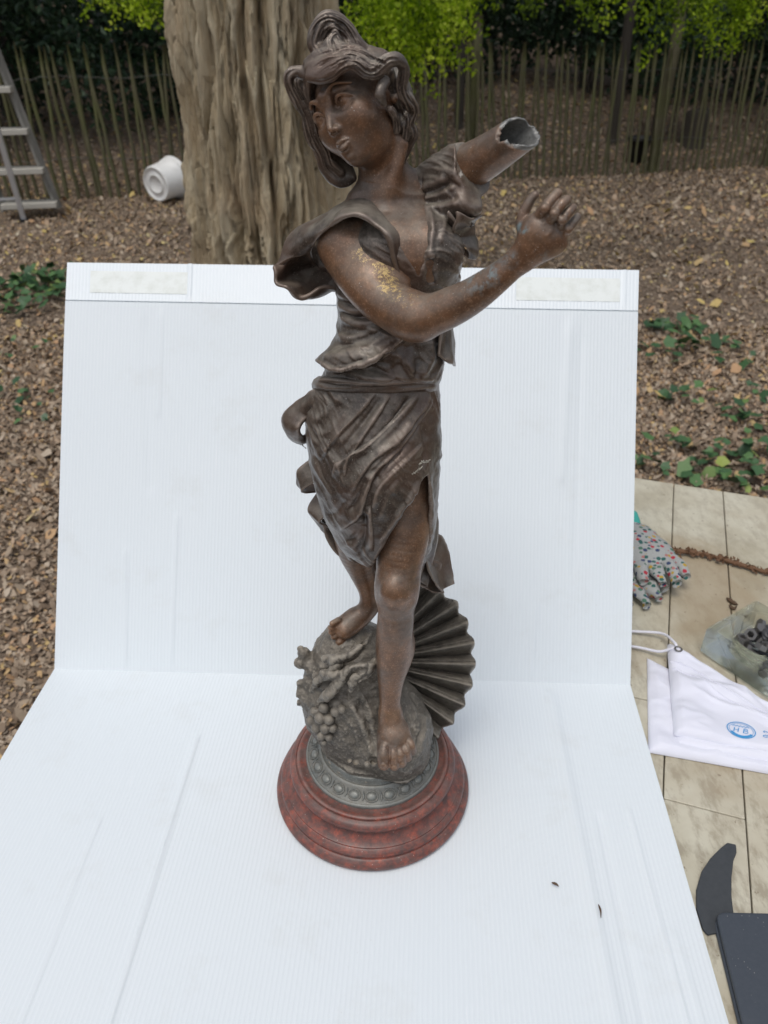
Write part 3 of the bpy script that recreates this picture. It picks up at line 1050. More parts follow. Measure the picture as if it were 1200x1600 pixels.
def glove(name, label, wrist, fwd, z, curl=0.02, scale=1.0, mirror=1):
    t = thing(name, label, 'glove', (wrist[0], wrist[1], z), 'flowered garden gloves')
    f = np.array([fwd[0], fwd[1], 0.0])
    f /= np.linalg.norm(f)
    r = np.array([f[1], -f[0], 0]) * mirror
    B = np.array([wrist[0], wrist[1], z])

    def L(a, b, h):
        return B + (f * a + r * b) * scale + np.array([0, 0, h])
    parts = []

    def slab(path, ws, hs):
        P = spline([L(*p) for p in path], 18)
        W_ = spline(np.array(ws)[:, None], 18)[:, 0] * scale
        H_ = spline(np.array(hs)[:, None], 18)[:, 0]
        T = np.gradient(P, axis=0)
        T /= np.linalg.norm(T, axis=1)[:, None]
        sd = np.cross(T, [0, 0, 1.0])
        sd /= np.linalg.norm(sd, axis=1)[:, None]
        a = np.linspace(0, 2 * np.pi, 14, endpoint=False)
        V = P[:, None, :] + sd[:, None, :] * (np.cos(a)[None, :, None] * W_[:, None, None]) + np.array([0, 0, 1.0]) * (np.sin(a)[None, :, None] * H_[:, None, None])
        V += (fbm(V * 45, 3)[..., None] - .5) * .016 * np.array([.6, .6, .8])
        V[..., 2] = np.maximum(V[..., 2], z - .0002)
        parts.append((V.reshape(-1, 3), [grid_faces(18, 14, close_v=True), np.array([list(range(14))[::-1]]), np.array([[17 * 14 + k for k in range(14)]])]))
    slab([(0, 0, .010), (.05, 0, .013), (.10, 0, .012), (.125, 0, .010)], [.036, .041, .044, .034], [.009, .012, .011, .008])
    for b, ln, an in ((-.030, .060, -.12), (-.010, .075, -.03), (.011, .072, .05), (.031, .055, .14)):
        slab([(.10, b, .011), (.10 + ln * .5, b + ln * .5 * an, .013), (.10 + ln, b + ln * an + curl * ln, .010)], [.0105, .0112, .0075], [.008, .0085, .006])
    slab([(.04, .03, .010), (.07, .055, .013), (.10, .068, .010)], [.014, .0125, .008], [.008, .008, .006])
    link('hand', mesh_np('hand', *join(parts)), t, M_FLOWER)
    parts.clear()
    slab([(.004, 0, .010), (-.012, 0, .012), (-.045, 0, .010), (-.055, 0, .010)], [.035, .034, .040, .041], [.008, .0085, .009, .0085])
    link('cuff', mesh_np('cuff', *join(parts)), t, M_TEAL)
    return t


glove('garden_glove', 'flowered cotton garden glove with teal cuff, on top of its pair', (.392, 1.030), (.040, -.20), .018, .10, .86, 1)
glove('garden_glove', 'flowered cotton garden glove underneath its pair, only finger tips showing', (.335, 1.000), (.085, -.20), .001, -.1, .85, -1)

# dry twig with a leaf
M_TWIG = Mat('dry_twig', col=(0.16, 0.085, 0.045), rough=0.85).m
tw = thing('dry_twig', 'brown dry twig with seed husks lying across the table planks', 'twig', tuple(onz(1100, 870)))
P = spline([onz(1028, 860, .004), onz(1060, 861, .008), onz(1100, 866, .006), onz(1150, 880, .006), onz(1215, 900, .005)], 40)
link('stem', mesh_np('stem', *tube_np(P, .0028 + .0012 * rng.random(40), 7)), tw, M_TWIG)
hp = P[8:].repeat(5, 0) + rng.normal(0, .0035, (160, 3)) * [1, 1, .5]
hp[:, 2] = np.maximum(hp[:, 2], .003)
V, F, _ = leaves(hp, rng.uniform(.006, .011, 160), 0, .7)
hk = link('husks', mesh_np('husks', V, F, False), tw, M_TWIG)
hk['kind'] = 'stuff'
for pts, r_ in (([onz(1060, 861, .006), onz(1040, 850, .006), onz(1015, 848, .003)], .0010), ([onz(1060, 861, .006), onz(1070, 885, .006), onz(1075, 897, .003)], .0010),
                ([onz(1062, 862, .006), onz(1060, 890, .007), onz(1025, 896, .003)], .0007), ([onz(1045, 860, .005), onz(1028, 862, .006), onz(1012, 872, .003)], .0012)):
    link('twiglet', mesh_np('twiglet', *tube_np(spline(pts, 14), r_, 6)), tw, M_TWIG)
a_, b_ = onz(1027, 868, .006), onz(1056, 864, .006)
P = spline([a_, (a_ + b_) / 2 + [0, 0, .003], b_], 10)
wd = np.sin(np.linspace(0.12, np.pi - .1, 10))[:, None] * .006
sd = np.array([0.2, 1, 0])
V = np.stack([P - sd * wd, P + [0, 0, -.001], P + sd * wd], 1).reshape(-1, 3)
lf = link('leaf', mesh_np('leaf', V, grid_faces(10, 3)), tw, Mat('yellow_dry_leaf', col=(0.45, 0.31, 0.08), rough=0.8).m)
lf.modifiers.new('thickness', 'SOLIDIFY').thickness = .0005

# square glass dish with a round bowl, full of small metal parts
m = Mat('clear_glass', col=(0.90, 0.97, 0.94), rough=0.02, trans=1.0, ior=1.38)
tp = m.n('ShaderNodeBsdfTransparent')
tp.inputs[0].default_value = (0.93, 0.965, 0.95, 1)
mx = m.n('ShaderNodeMixShader')
mx.inputs[0].default_value = 0.72
m.t.links.new(tp.outputs[0], mx.inputs[1])
m.t.links.new(m.b.outputs[0], mx.inputs[2])
m.t.links.new(mx.outputs[0], m.t.nodes['Material Output'].inputs[0])
M_GLASS = m.m
gc = np.array([.5000, .7560, 0.0006])
ga = math.radians(33.3)
gx_, gy_ = np.array([math.cos(ga), math.sin(ga), 0]), np.array([-math.sin(ga), math.cos(ga), 0])
GS, GH, GR = .0545, .044, .044
nA = 72
aa = np.linspace(0, 2 * np.pi, nA, endpoint=False)


def sq(a, hs, k=36):
    c_, s_ = np.cos(a), np.sin(a)
    r_ = hs / (np.abs(c_) ** k + np.abs(s_) ** k) ** (1 / k)
    return r_


rows = []
for rad, h_ in ((lambda a: 0 * a, 0), (lambda a: sq(a, GS - .004), 0), (lambda a: sq(a, GS), .003), (lambda a: sq(a, GS), GH - .004), (lambda a: sq(a, GS - .004), GH),
                (lambda a: GR + .002 + 0 * a, GH), (lambda a: GR + 0 * a, GH - .002), (lambda a: GR * .93 + 0 * a, .028), (lambda a: GR * .78 + 0 * a, .016), (lambda a: GR * .5 + 0 * a, .0125), (lambda a: 0 * a, .012)):
    rr = rad(aa)
    rows.append(gc + rr[:, None] * (np.cos(aa)[:, None] * gx_ + np.sin(aa)[:, None] * gy_) + np.array([0, 0, h_]))
me = mesh_np('glass_dish', np.vstack(rows), grid_faces(len(rows), nA, close_v=True)[:, ::-1], True)
me.set_sharp_from_angle(angle=math.radians(28))
dish = link('glass_dish', me, None, M_GLASS)
tag(dish, 'thick square clear glass dish standing on the white pouches', 'dish')
M_STEEL = Mat('dull_steel', col=(0.22, 0.21, 0.20), rough=0.42, metal=0.8).m
M_STEEL2 = Mat('dark_steel', col=(0.07, 0.07, 0.075), rough=0.6, metal=0.3).m


def nut_np(ro, ri, h):
    a = np.arange(6) * np.pi / 3
    V = []
    for r_, z in ((ro, 0), (ro, h), (ri, h), (ri, 0)):
        V += [(r_ * math.cos(t), r_ * math.sin(t), z) for t in a]
    return np.array(V), grid_faces(4, 6, True, True)[:, ::-1]


nut_me = mesh_np('hex_nut', *nut_np(.0085, .0045, .007), False)
nut_me.materials.append(M_STEEL)
ring_me = mesh_np('washer', *join([(lambda q: (q[0], q[1]))(nut_np(.0095, .006, .002))]), False)
ring_me.materials.append(M_STEEL2)
V, F = join([tube_np([(0, 0, 0), (0, 0, .016)], .0032, 8), tube_np([(0, 0, .016), (0, 0, .0215)], .0065, 6)])
bolt_me = mesh_np('bolt', V, F, False)
bolt_me.materials.append(M_STEEL)
k = 0
r2 = np.random.default_rng(11)
for lay, (nr, zz_) in enumerate(((10, .019), (9, .028), (7, .036))):
    for q in range(nr):
        rr = math.sqrt(r2.random()) * GR * (.60 if lay == 0 else .72)
        a = r2.random() * 6.283
        kind = r2.integers(3)
        me = (nut_me, ring_me, bolt_me)[kind]
        nm = ('hex_nut', 'washer', 'bolt')[kind]
        o = link(nm, me)
        o.location = (gc[0] + rr * math.cos(a), gc[1] + rr * math.sin(a), zz_)
        o.rotation_euler = (r2.normal(0, .5) + (1.4 if kind == 2 else 0), r2.normal(0, .5), r2.random() * 6)
        tag(o, ('small steel hex nut among the metal parts in the square glass dish', 'dark flat ring among the metal parts in the square glass dish', 'short steel bolt among the metal parts in the square glass dish')[kind],
            ('nut', 'washer', 'bolt')[kind], 'metal parts in the glass dish')

n = 26
ua, va = np.meshgrid(np.linspace(0, 2 * np.pi, n, endpoint=False), np.linspace(.05, np.pi - .05, 16), indexing='ij')
P = np.stack([np.sin(va) * np.cos(ua), np.sin(va) * np.sin(ua), np.cos(va)], -1).reshape(-1, 3)
P = P * (.6 + .75 * fbm(P * 2.6, 4))[:, None] * [.017, .016, .010] + [gc[0] + .012, gc[1] + .006, .040]
o = link('metal_lump', mesh_np('metal_lump', P, [grid_faces(n, 16, close_u=True)], False), None, M_STEEL2)
tag(o, 'dark crumpled metal lump lying on the small parts in the glass dish', 'metal scrap')

# white pouches with printed sign
m = Mat('white_satin', rough=0.5, spec=0.35, sheen=0.3)
m.set('col', m.mix(m.noise(30, 3), (0.72, 0.73, 0.83), (0.78, 0.79, 0.86)))
m.bump(m.noise(900, 1, 0.5), 0.08, 0.0006)
M_SATIN = m.m


def pouch(name, label, c00, c10, c11, c01, z, thick, seed, edge_r=.004, wr=.006, flat=None):
    """soft flat pillow between four corners"""
    nu, nv = 90, 70
    u, v = np.meshgrid(np.linspace(0, 1, nu), np.linspace(0, 1, nv), indexing='ij')
    c00, c10, c11, c01 = [np.array([*c[:2], 0.0]) for c in (c00, c10, c11, c01)]
    P = (c00 * (1 - u[..., None]) + c10 * u[..., None]) * (1 - v[..., None]) + (c01 * (1 - u[..., None]) + c11 * u[..., None]) * v[..., None]
    ed = np.minimum(np.minimum(u, 1 - u), np.minimum(v, 1 - v))
    prof = np.clip(ed / .06, 0, 1) ** 0.5
    q = np.stack([P[..., 0] * 14, P[..., 1] * 14, 0 * u + seed], -1)
    w1 = 1 - np.abs(2 * fbm(q * [.8, 1.5, 1] + np.stack([v * 2, u * 0, 0 * u], -1), 3) - 1) * 1.5
    if flat is not None:                                # the printed patch lies smooth
        w1 = .6 + (w1 - .6) * (1 - np.exp(-((P[..., 0] - flat[0]) ** 2 + (P[..., 1] - flat[1]) ** 2) / .045 ** 2))
    h = thick * (.55 + .45 * fbm(q * .6, 2)) * prof + wr * (w1 - .6) * prof
    top = P + np.array([0, 0, 1.0]) * (z + np.maximum(h, 0.0008))[..., None]
    bot = P + np.array([0, 0, 1.0]) * (z + 0 * u)[..., None]
    N = nu * nv
    idx = np.arange(N).reshape(nu, nv)
    loop = np.concatenate([idx[:, 0], idx[-1, 1:], idx[-2::-1, -1], idx[0, -2:0:-1]])
    lo2 = np.roll(loop, -1)
    f = grid_faces(nu, nv)
    V = np.concatenate([top.reshape(-1, 3), bot.reshape(-1, 3)])
    o = link(name, mesh_np(name, V, np.vstack([f, f[:, ::-1] + N, np.stack([loop, loop + N, lo2 + N, lo2], -1)])), None, M_SATIN)
    tag(o, label, 'pouch')

    def top_at(uu, vv):
        i, j = int(round(uu * (nu - 1))), int(round(vv * (nv - 1)))
        return top[i, j]
    return o, top


pA, tA = pouch('cloth_pouch', 'lower white satin pouch lying flat on the table beside the backdrop', onz(1014, 1171, .006), onz(1300, 1222, .006), onz(1290, 1170, .006), onz(1012, 1024, .006), .0004, .009, 3.0)
pB, tB = pouch('cloth_pouch', 'upper white satin pouch with a blue oval sign and a white cord', onz(1054, 1146, .014), onz(1310, 1197, .014), onz(1290, 1152, .014), onz(1043, 1004, .014), .0098, .010, 8.0, .006, .014, onz(1168, 1140, .021))
pC, tC = pouch('cloth_pouch', 'middle white satin pouch, mostly covered, peeping out under the upper pouch', onz(1056, 1161, .010), onz(1310, 1210, .010), onz(1290, 1162, .010), onz(1050, 1020, .010), .0060, .007, 5.0, .004, .004)
# seam of the folded mouth
for nn, (p0, p1, p2, p3) in enumerate((((1050, 1028), (1085, 1040), (1130, 1072), (1205, 1112)), ((1053, 1038), (1085, 1051), (1128, 1082), (1205, 1120)))):
    P = spline([onz(*q, .0225) for q in (p0, p1, p2, p3)], 30)
    # lay it on the cloth
    fl = tB.reshape(-1, 3)
    for r_ in P:
        r_[2] = fl[np.argmin((fl[:, 0] - r_[0]) ** 2 + (fl[:, 1] - r_[1]) ** 2), 2] + .0003
    link('hem', mesh_np('hem', *tube_np(P, .0011 if nn == 0 else .0006, 6)), pB, M_SATIN)
m = Mat('white_cord', col=(0.78, 0.78, 0.85), rough=0.7)
M_CORD = m.m
for pts in ([onz(955, 985, .004), onz(1000, 987, .006), onz(1035, 990, .012), onz(1053, 1003, .024), onz(1058, 1012, .0225)], [onz(955, 1005, .004), onz(1000, 1012, .006), onz(1030, 1018, .010), onz(1050, 1013, .020), onz(1058, 1013, .0225)]):
    link('cord', mesh_np('cord', *tube_np(spline(pts, 30), .0019, 8)), pB, M_CORD)
aa = np.linspace(0, 2 * np.pi, 25)
e0 = onz(1060, 1014, .024)
P = np.stack([e0[0] + .0042 * np.cos(aa), e0[1] + .0042 * np.sin(aa), e0[2] + 0 * aa], -1)
link('eyelet', mesh_np('eyelet', *tube_np(P, .0012, 7, False)), pB, M_STEEL)
# printed oval and letters (flat print lying on the cloth)
M_BLUE = Mat('blue_print', col=(0.05, 0.30, 0.62), rough=0.6).m
lc = onz(1159, 1138, .021)
su_ = onz(1200, 1146, .021) - lc
su_ /= np.linalg.norm(su_)
sv_ = np.array([-su_[1], su_[0], 0])


def drape(P, lift=.0005):
    fl = tB.reshape(-1, 3)
    P = np.asarray(P, float).copy()
    for r_ in P:
        d2 = (fl[:, 0] - r_[0]) ** 2 + (fl[:, 1] - r_[1]) ** 2
        k4 = np.argpartition(d2, 4)[:4]
        r_[2] = fl[k4, 2].max() + lift
    return P


def stroke_print(pts2, w, name='print', closed=False, n=60):
    q = np.array(pts2, float)
    c = spline(q, n) if not closed else q
    P = np.array([lc + su_ * a + sv_ * b for a, b in c])
    T = np.gradient(P, axis=0)
    sd = np.cross(T, [0, 0, 1.0])
    sd /= np.linalg.norm(sd, axis=1)[:, None] + 1e-9
    V = np.concatenate([drape(P + sd * w / 2), drape(P - sd * w / 2)])
    k = len(P)
    F = np.stack([np.arange(k - 1), np.arange(k - 1) + 1, np.arange(k - 1) + 1 + k, np.arange(k - 1) + k], -1)
    return V, F


lw = .0007
aa = np.linspace(0, 2 * np.pi, 49)
E1 = [stroke_print(np.stack([.0155 * np.cos(aa), .0120 * np.sin(aa)], -1), .0012, closed=True), stroke_print(np.stack([.0132 * np.cos(aa), .0098 * np.sin(aa)], -1), .0005, closed=True)]
E1.append(stroke_print(np.stack([.0125 * np.cos(np.linspace(3.6, 5.8, 20)), .0098 * np.sin(np.linspace(3.6, 5.8, 20))], -1), .0030, closed=True))
for k in range(5):
    x0 = -.009 + .0036 * k
    E1.append(stroke_print([(x0, .0045), (x0 + .0018, .0066), (x0 + .0036, .0045)], .0008))
# H and B
E1 += [stroke_print([(-.0085, -.004), (-.0070, .0026)], .0011), stroke_print([(-.0040, -.004), (-.0025, .0026)], .0011), stroke_print([(-.0078, -.0006), (-.0030, -.0006)], .0009),
       stroke_print([(.0020, -.004), (.0036, .0026)], .0011), stroke_print([(.0034, .0025), (.0066, .0022), (.0066, .0002), (.0030, -.0006)], .0009), stroke_print([(.003, -.0006), (.0066, -.0010), (.0064, -.0036), (.0020, -.004)], .0009)]
VV, FF = join(E1)
link('sign', mesh_np('sign', VV, FF), pB, M_BLUE)
J = [stroke_print([(.0262, .0030), (.0250, .0042), (.0262, .0058), (.0290, .0050), (.0330, .0058), (.0365, .0072)], .0010), stroke_print([(.0360, .0070), (.0330, .001), (.0290, -.0032), (.0255, -.0046), (.0236, -.0034), (.0252, -.0016), (.0285, -.0010), (.0330, .0010)], .0010),
     stroke_print([(.0385, .001), (.0370, -.0025), (.0395, -.003), (.0415, .001), (.0405, -.002), (.043, -.003)], .0009)]
VV, FF = join(J)
link('lettering', mesh_np('lettering', VV, FF), pB, M_BLUE)

# dark slate-blue case and the curved dark flap under it at the lower right
m = Mat('dark_leather', rough=0.5, spec=0.4)
cc = m.mix(m.noise(300, 3), (0.045, 0.055, 0.070), (0.062, 0.072, 0.088))
cc = m.mix(m.ramp(m.noise(9, 5, .7), [(0.5, 0.0), (0.75, 0.25)]), cc, (0.13, 0.135, 0.14))
cc = m.mix(m.math('MULTIPLY', m.ramp(m.voro(260), [(0.07, 0.8), (0.13, 0.0)]), m.ramp(m.noise(60, 2), [(0.5, 0.0), (0.6, 1.0)])), cc, (0.35, 0.34, 0.31))
m.set('col', cc)
m.bump(m.noise(700, 2), 0.15, 0.0006)
M_CASE = m.m


def flat_slab(name, outline, z, th, mat, parent=None, bev=.003, seg=3):
    n = len(outline)
    V = np.array([[x, y, z] for x, y in outline] + [[x, y, z + th] for x, y in outline])
    F = [np.array([list(range(n))[::-1]]), np.array([list(range(n, 2 * n))]), np.array([[k, (k + 1) % n, n + (k + 1) % n, n + k] for k in range(n)])]
    o = link(name, mesh_np(name, V, F, False), parent, mat)
    if bev:
        bevel(o, bev, seg)
    return o


def rounded(corners, r, n=6):
    out = []
    c = [np.array(q[:2]) for q in corners]
    for k in range(len(c)):
        p, q, s_ = c[k - 1], c[k], c[(k + 1) % len(c)]
        a, b = (p - q) / np.linalg.norm(p - q), (s_ - q) / np.linalg.norm(s_ - q)
        for t in np.linspace(0, 1, n):
            out.append(q + a * r * (1 - t) ** 2 + b * r * t ** 2)
    return out


zt = .012
case = thing('flat_case', 'flat dark slate blue case at the lower right corner of the table', 'case', tuple(onz(1200, 1520)))
p0, p1, p2 = onz(1118, 1424, zt), onz(1240, 1427, zt), onz(1164, 1610, zt)
d = (p2 - p0)
p3 = p1 + d * 1.2
p2 = p0 + d * 1.2
flat_slab('cover', rounded([p0, p2, p3, p1], .010), .0065, .0055, M_CASE, case, .002, 3)
flat_slab('lower_cover', rounded([p0 + [-.0015, -.002, 0], p2 + [-.0015, -.002, 0], p3, p1 + [0, -.003, 0]], .010), .0004, .0045, M_CASE, case, .0018, 3)
flat_slab('pages', rounded([p0 + [.004, -.004, 0], p2 + [.004, 0, 0], p3, p1 + [0, -.005, 0]], .008), .0049, .0016, M_BLACKP, case, 0)
fl = [onz(*q, .003) for q in ((1098, 1452), (1088, 1420), (1088, 1390), (1096, 1362), (1110, 1341), (1126, 1325), (1136, 1317), (1150, 1320), (1151, 1332), (1146, 1345), (1143, 1370), (1143, 1400), (1146, 1426), (1135, 1445), (1120, 1458), (1106, 1461))]
m = Mat('grey_felt', rough=0.8, spec=0.2)
m.set('col', m.mix(m.noise(160, 4), (0.045, 0.05, 0.056), (0.070, 0.076, 0.082)))
M_FELT = m.m
o = flat_slab('leather_flap', [(p[0], p[1]) for p in fl], .0006, .0035, M_FELT, None, .0012, 2)
tag(o, 'curved dark grey leather flap sticking out beside the flat dark case', 'leather flap')

for q, (pts, r_, lb) in enumerate((([(1135, 934), (1145, 941), (1153, 945)], .0026, 'dark dry leaf scrap lying by a plank joint above the glass dish'), ([(1139, 945), (1146, 951), (1151, 947)], .0020, 'smaller dark dry leaf scrap between the plank joint and the glass dish'))):
    P = spline([onz(*k_, .0025) for k_ in pts], 10)
    o = link('leaf_scrap', mesh_np('leaf_scrap', *tube_np(P, r_ * np.array([.3, .8, 1.2, 1.4, 1, 1.3, 1.1, .9, .6, .2]), 6)), None, M_SEED)
    tag(o, lb, 'debris')
# ================================================================== the statue
# Sculpted as smooth distance fields on small grids, meshed with surface nets, then chased with strokes.
class Sculpt:
    def __init__(s):
        s.ops = []

    def add(s, fn, lo, hi, k=0.0, mode='u'):
        s.ops.append((fn, np.asarray(lo, float), np.asarray(hi, float), k, mode))
        return s

    def cap(s, a, b, ra, rb, k=0.004, mode='u'):
        return s.tube([a, b], [ra, rb], k, mode, n=2)

    def tube(s, pts, rad, k=0.004, mode='u', n=None, ys=1.0, ends=True):
        P = spline(pts, n or max(2, 6 * (len(pts) - 1)))
        R = spline(np.asarray(rad, float)[:, None], len(P))[:, 0]
        m_ = R.max() / min(ys, 1) + k + .003

        def fn(X, Y, Z):
            d = None
            for i in range(len(P) - 1):
                a, b = P[i], P[i + 1]
                ba = (b - a) * [1, ys, 1]
                L = (ba ** 2).sum() + 1e-12
                x, y, z = X - a[0], (Y - a[1]) * ys, Z - a[2]
                h = np.clip((x * ba[0] + y * ba[1] + z * ba[2]) / L, 0, 1)
                q = np.sqrt((x - h * ba[0]) ** 2 + (y - h * ba[1]) ** 2 + (z - h * ba[2]) ** 2) - (R[i] + (R[i + 1] - R[i]) * h)
                d = q if d is None else np.minimum(d, q)
            return d / max(ys, 1.0)
        return s.add(fn, P.min(0) - m_, P.max(0) + m_, k, mode)

    def ell(s, c, r, k=0.004, mode='u', B=None):
        """ellipsoid; B rows = its axes"""
        c, r = np.asarray(c, float), np.asarray(r, float)
        B_ = np.eye(3) if B is None else np.asarray(B)
        ext = np.sqrt(((B_ * r[:, None]) ** 2).sum(0)) + k + .003

        def fn(X, Y, Z):
            x, y, z = X - c[0], Y - c[1], Z - c[2]
            q = [B_[i][0] * x + B_[i][1] * y + B_[i][2] * z for i in range(3)]
            k0 = np.sqrt(sum((q[i] / r[i]) ** 2 for i in range(3)))
            k1 = np.sqrt(sum((q[i] / r[i] ** 2) ** 2 for i in range(3))) + 1e-9
            return k0 * (k0 - 1) / k1
        return s.add(fn, c - ext, c + ext, k, mode)

    def loft(s, rows, k=0.004, mode='u', pw=2.0, grow=0.0):
        """column given by its left and right outline: (py, left px, right px, centre offset in depth, half depth in m)"""
        rows = np.asarray(rows, float)
        v = rows[:, 0]
        pts = []
        for r_ in rows:
            for e in (r_[1], r_[2]):
                for dd in (-1, 1):
                    pts.append(S(e, r_[0], r_[3] + dd * r_[4]))
        pts = np.array(pts)

        def fn(X, Y, Z):
            u_, v_, zc = proj(X, Y, Z)
            vi = spl1(v, v_)
            L, R, yc, dp = [np.interp(vi, v, rows[:, j]) for j in (1, 2, 3, 4)]
            px = zc / FPX
            w = (R - L) / 2 * px + grow
            dp = dp + grow
            q = (np.abs((u_ - (L + R) / 2) * px / w) ** pw + np.abs((Y - Y0 - yc) / dp) ** pw) ** (1 / pw)
            d = (q - 1) * np.minimum(w, dp)
            return np.maximum(d, np.maximum(v[0] - v_, v_ - v[-1]) * px)
        return s.add(fn, pts.min(0) - .012, pts.max(0) + .012, k, mode)

    def field(s, lo, hi, st):
        lo, hi = np.asarray(lo, float), np.asarray(hi, float)
        n = np.ceil((hi - lo) / st).astype(int) + 1
        ax = [(lo[i] + st * np.arange(n[i])).astype(np.float32) for i in range(3)]
        D = np.full(n, 0.03, np.float32)
        for fn, l, h, k, mode in s.ops:
            i0 = np.clip(np.floor((l - lo) / st).astype(int), 0, n)
            i1 = np.clip(np.ceil((h - lo) / st).astype(int) + 1, 0, n)
            if (i1 <= i0).any():
                continue
            sl = tuple(slice(a, b) for a, b in zip(i0, i1))
            d = fn(ax[0][sl[0]][:, None, None], ax[1][sl[1]][None, :, None], ax[2][sl[2]][None, None, :]).astype(np.float32)
            a = D[sl]
            if mode == 'u':
                if k > 0:
                    h_ = np.maximum(k - np.abs(a - d), 0) / k
                    D[sl] = np.minimum(a, d) - h_ * h_ * k * 0.25
                else:
                    D[sl] = np.minimum(a, d)
            elif mode == 's':
                d = -d
                if k > 0:
                    h_ = np.maximum(k - np.abs(a - d), 0) / k
                    D[sl] = np.maximum(a, d) + h_ * h_ * k * 0.25
                else:
                    D[sl] = np.maximum(a, d)
        return D, lo, st

    def mesh(s, lo, hi, st, smooth=1):
        return surface_nets(*s.field(lo, hi, st), smooth)


def spl1(v, x):
    return np.clip(x, v[0], v[-1])


def surface_nets(D, lo, st, smooth=1):
    ins = D < 0
    c = np.zeros(tuple(np.array(D.shape) - 1), np.uint8)
    nx, ny, nz_ = c.shape
    for i in (0, 1):
        for j in (0, 1):
            for k in (0, 1):
                c += ins[i:i + nx, j:j + ny, k:k + nz_]
    act = (c > 0) & (c < 8)
    I, J, K = np.nonzero(act)
    vid = np.full(c.shape, -1, np.int32)
    vid[I, J, K] = np.arange(len(I))
    cor = {(i, j, k): D[I + i, J + j, K + k] for i in (0, 1) for j in (0, 1) for k in (0, 1)}
    acc = np.zeros((len(I), 3), np.float32)
    cnt = np.zeros(len(I), np.float32)
    for a in cor:
        for ax in range(3):
            if a[ax] == 0:
                b = tuple(1 if q == ax else a[q] for q in range(3))
                da, db = cor[a], cor[b]
                m_ = (da < 0) != (db < 0)
                t = np.where(m_, da / np.where(m_, da - db, 1), 0)
                for q in range(3):
                    acc[:, q] += np.where(m_, a[q] + (t if q == ax else 0), 0)
                cnt += m_
    V = (np.stack([I, J, K], 1) + acc / cnt[:, None]) * st + lo
    F = []
    for ax in range(3):
        sl0 = [slice(None)] * 3
        sl1 = [slice(None)] * 3
        sl0[ax], sl1[ax] = slice(0, -1), slice(1, None)
        a, b = ins[tuple(sl0)], ins[tuple(sl1)]
        ch = a != b
        o1, o2 = [(1, 2), (2, 0), (0, 1)][ax]
        i, j, k = np.nonzero(ch)
        P = np.stack([i, j, k], 1)
        ok = (P[:, o1] > 0) & (P[:, o2] > 0) & (P[:, o1] < c.shape[o1]) & (P[:, o2] < c.shape[o2])
        P = P[ok]
        inside = a[P[:, 0], P[:, 1], P[:, 2]]
        e1, e2 = np.zeros(3, int), np.zeros(3, int)
        e1[o1], e2[o2] = 1, 1
        q = [vid[tuple((P - e1 * x - e2 * y).T)] for x, y in ((1, 1), (0, 1), (0, 0), (1, 0))]
        q = np.stack(q, 1)
        q[~inside] = q[~inside][:, ::-1]
        F.append(q)
    F = np.concatenate(F)
    F = F[(F >= 0).all(1)]
    for _ in range(smooth):
        V = relax(V, F, 0.5)
    return V.astype(np.float64), F


def relax(V, F, f=0.5):
    n = len(V)
    acc = np.zeros((n, 3))
    cnt = np.zeros(n)
    for a, b in ((0, 1), (1, 2), (2, 3), (3, 0)):
        for p, q in ((a, b), (b, a)):
            for d in range(3):
                acc[:, d] += np.bincount(F[:, p], V[F[:, q], d], n)
            cnt += np.bincount(F[:, p], minlength=n)
    return V * (1 - f) + f * acc / np.maximum(cnt, 1)[:, None]


def normals(V, F):
    a = V[F[:, 2]] - V[F[:, 0]]
    b = V[F[:, 3]] - V[F[:, 1]]
    fn = np.cross(a, b)
    N = np.zeros_like(V)
    for k in range(4):
        for d in range(3):
            N[:, d] += np.bincount(F[:, k], fn[:, d], len(V))
    return N / (np.linalg.norm(N, axis=1)[:, None] + 1e-12)


def chase(V, F, strokes, dens=26, gain=1.0):
    """raise ridges (+) or cut grooves (-) along lines over the side facing the viewer: (points px, width px, height mm[, edge])"""
    N = normals(V, F)
    to = np.array([0, 0, CAM_H]) - V
    to /= np.linalg.norm(to, axis=1)[:, None]
    face = sstep(-0.05, 0.35, (N * to).sum(1))
    u, v, _ = proj(V[:, 0], V[:, 1], V[:, 2])
    H = np.zeros(len(V))
    for st in strokes:
        pts, w, h = st[:3]
        edge = st[3] if len(st) > 3 else 0
        P = spline(pts, dens)
        m_ = w * 3
        k = np.nonzero((u > P[:, 0].min() - m_) & (u < P[:, 0].max() + m_) & (v > P[:, 1].min() - m_) & (v < P[:, 1].max() + m_))[0]
        if not len(k):
            continue
        best = np.full(len(k), 1e9)
        tt = np.zeros(len(k))
        sg = np.zeros(len(k))
        for i in range(len(P) - 1):
            a, b = P[i], P[i + 1]
            ba = b - a
            L = (ba ** 2).sum() + 1e-9
            x, y = u[k] - a[0], v[k] - a[1]
            t = np.clip((x * ba[0] + y * ba[1]) / L, 0, 1)
            d = np.hypot(x - t * ba[0], y - t * ba[1])
            s_ = np.sign(x * ba[1] - y * ba[0])
            n_ = d < best
            best = np.where(n_, d, best)
            tt = np.where(n_, (i + t) / (len(P) - 1), tt)
            sg = np.where(n_, s_, sg)
        ww = w * (1 - 0.0 * tt)
        if edge:
            ww = np.where(sg * edge > 0, w * 0.35, w * 1.6)
        g = np.exp(-(best / ww) ** 2)
        H[k] += gain * h * 0.001 * g * np.clip(np.sin(np.pi * np.clip(tt, 0.0, 1)) * 2.2, 0, 1)
    return V + N * (H * face)[:, None]


def crumple(V, F, amp, fr, oc=3):
    N = normals(V, F)
    return V + N * ((fbm(V * fr, oc) - 0.5) * amp)[:, None]


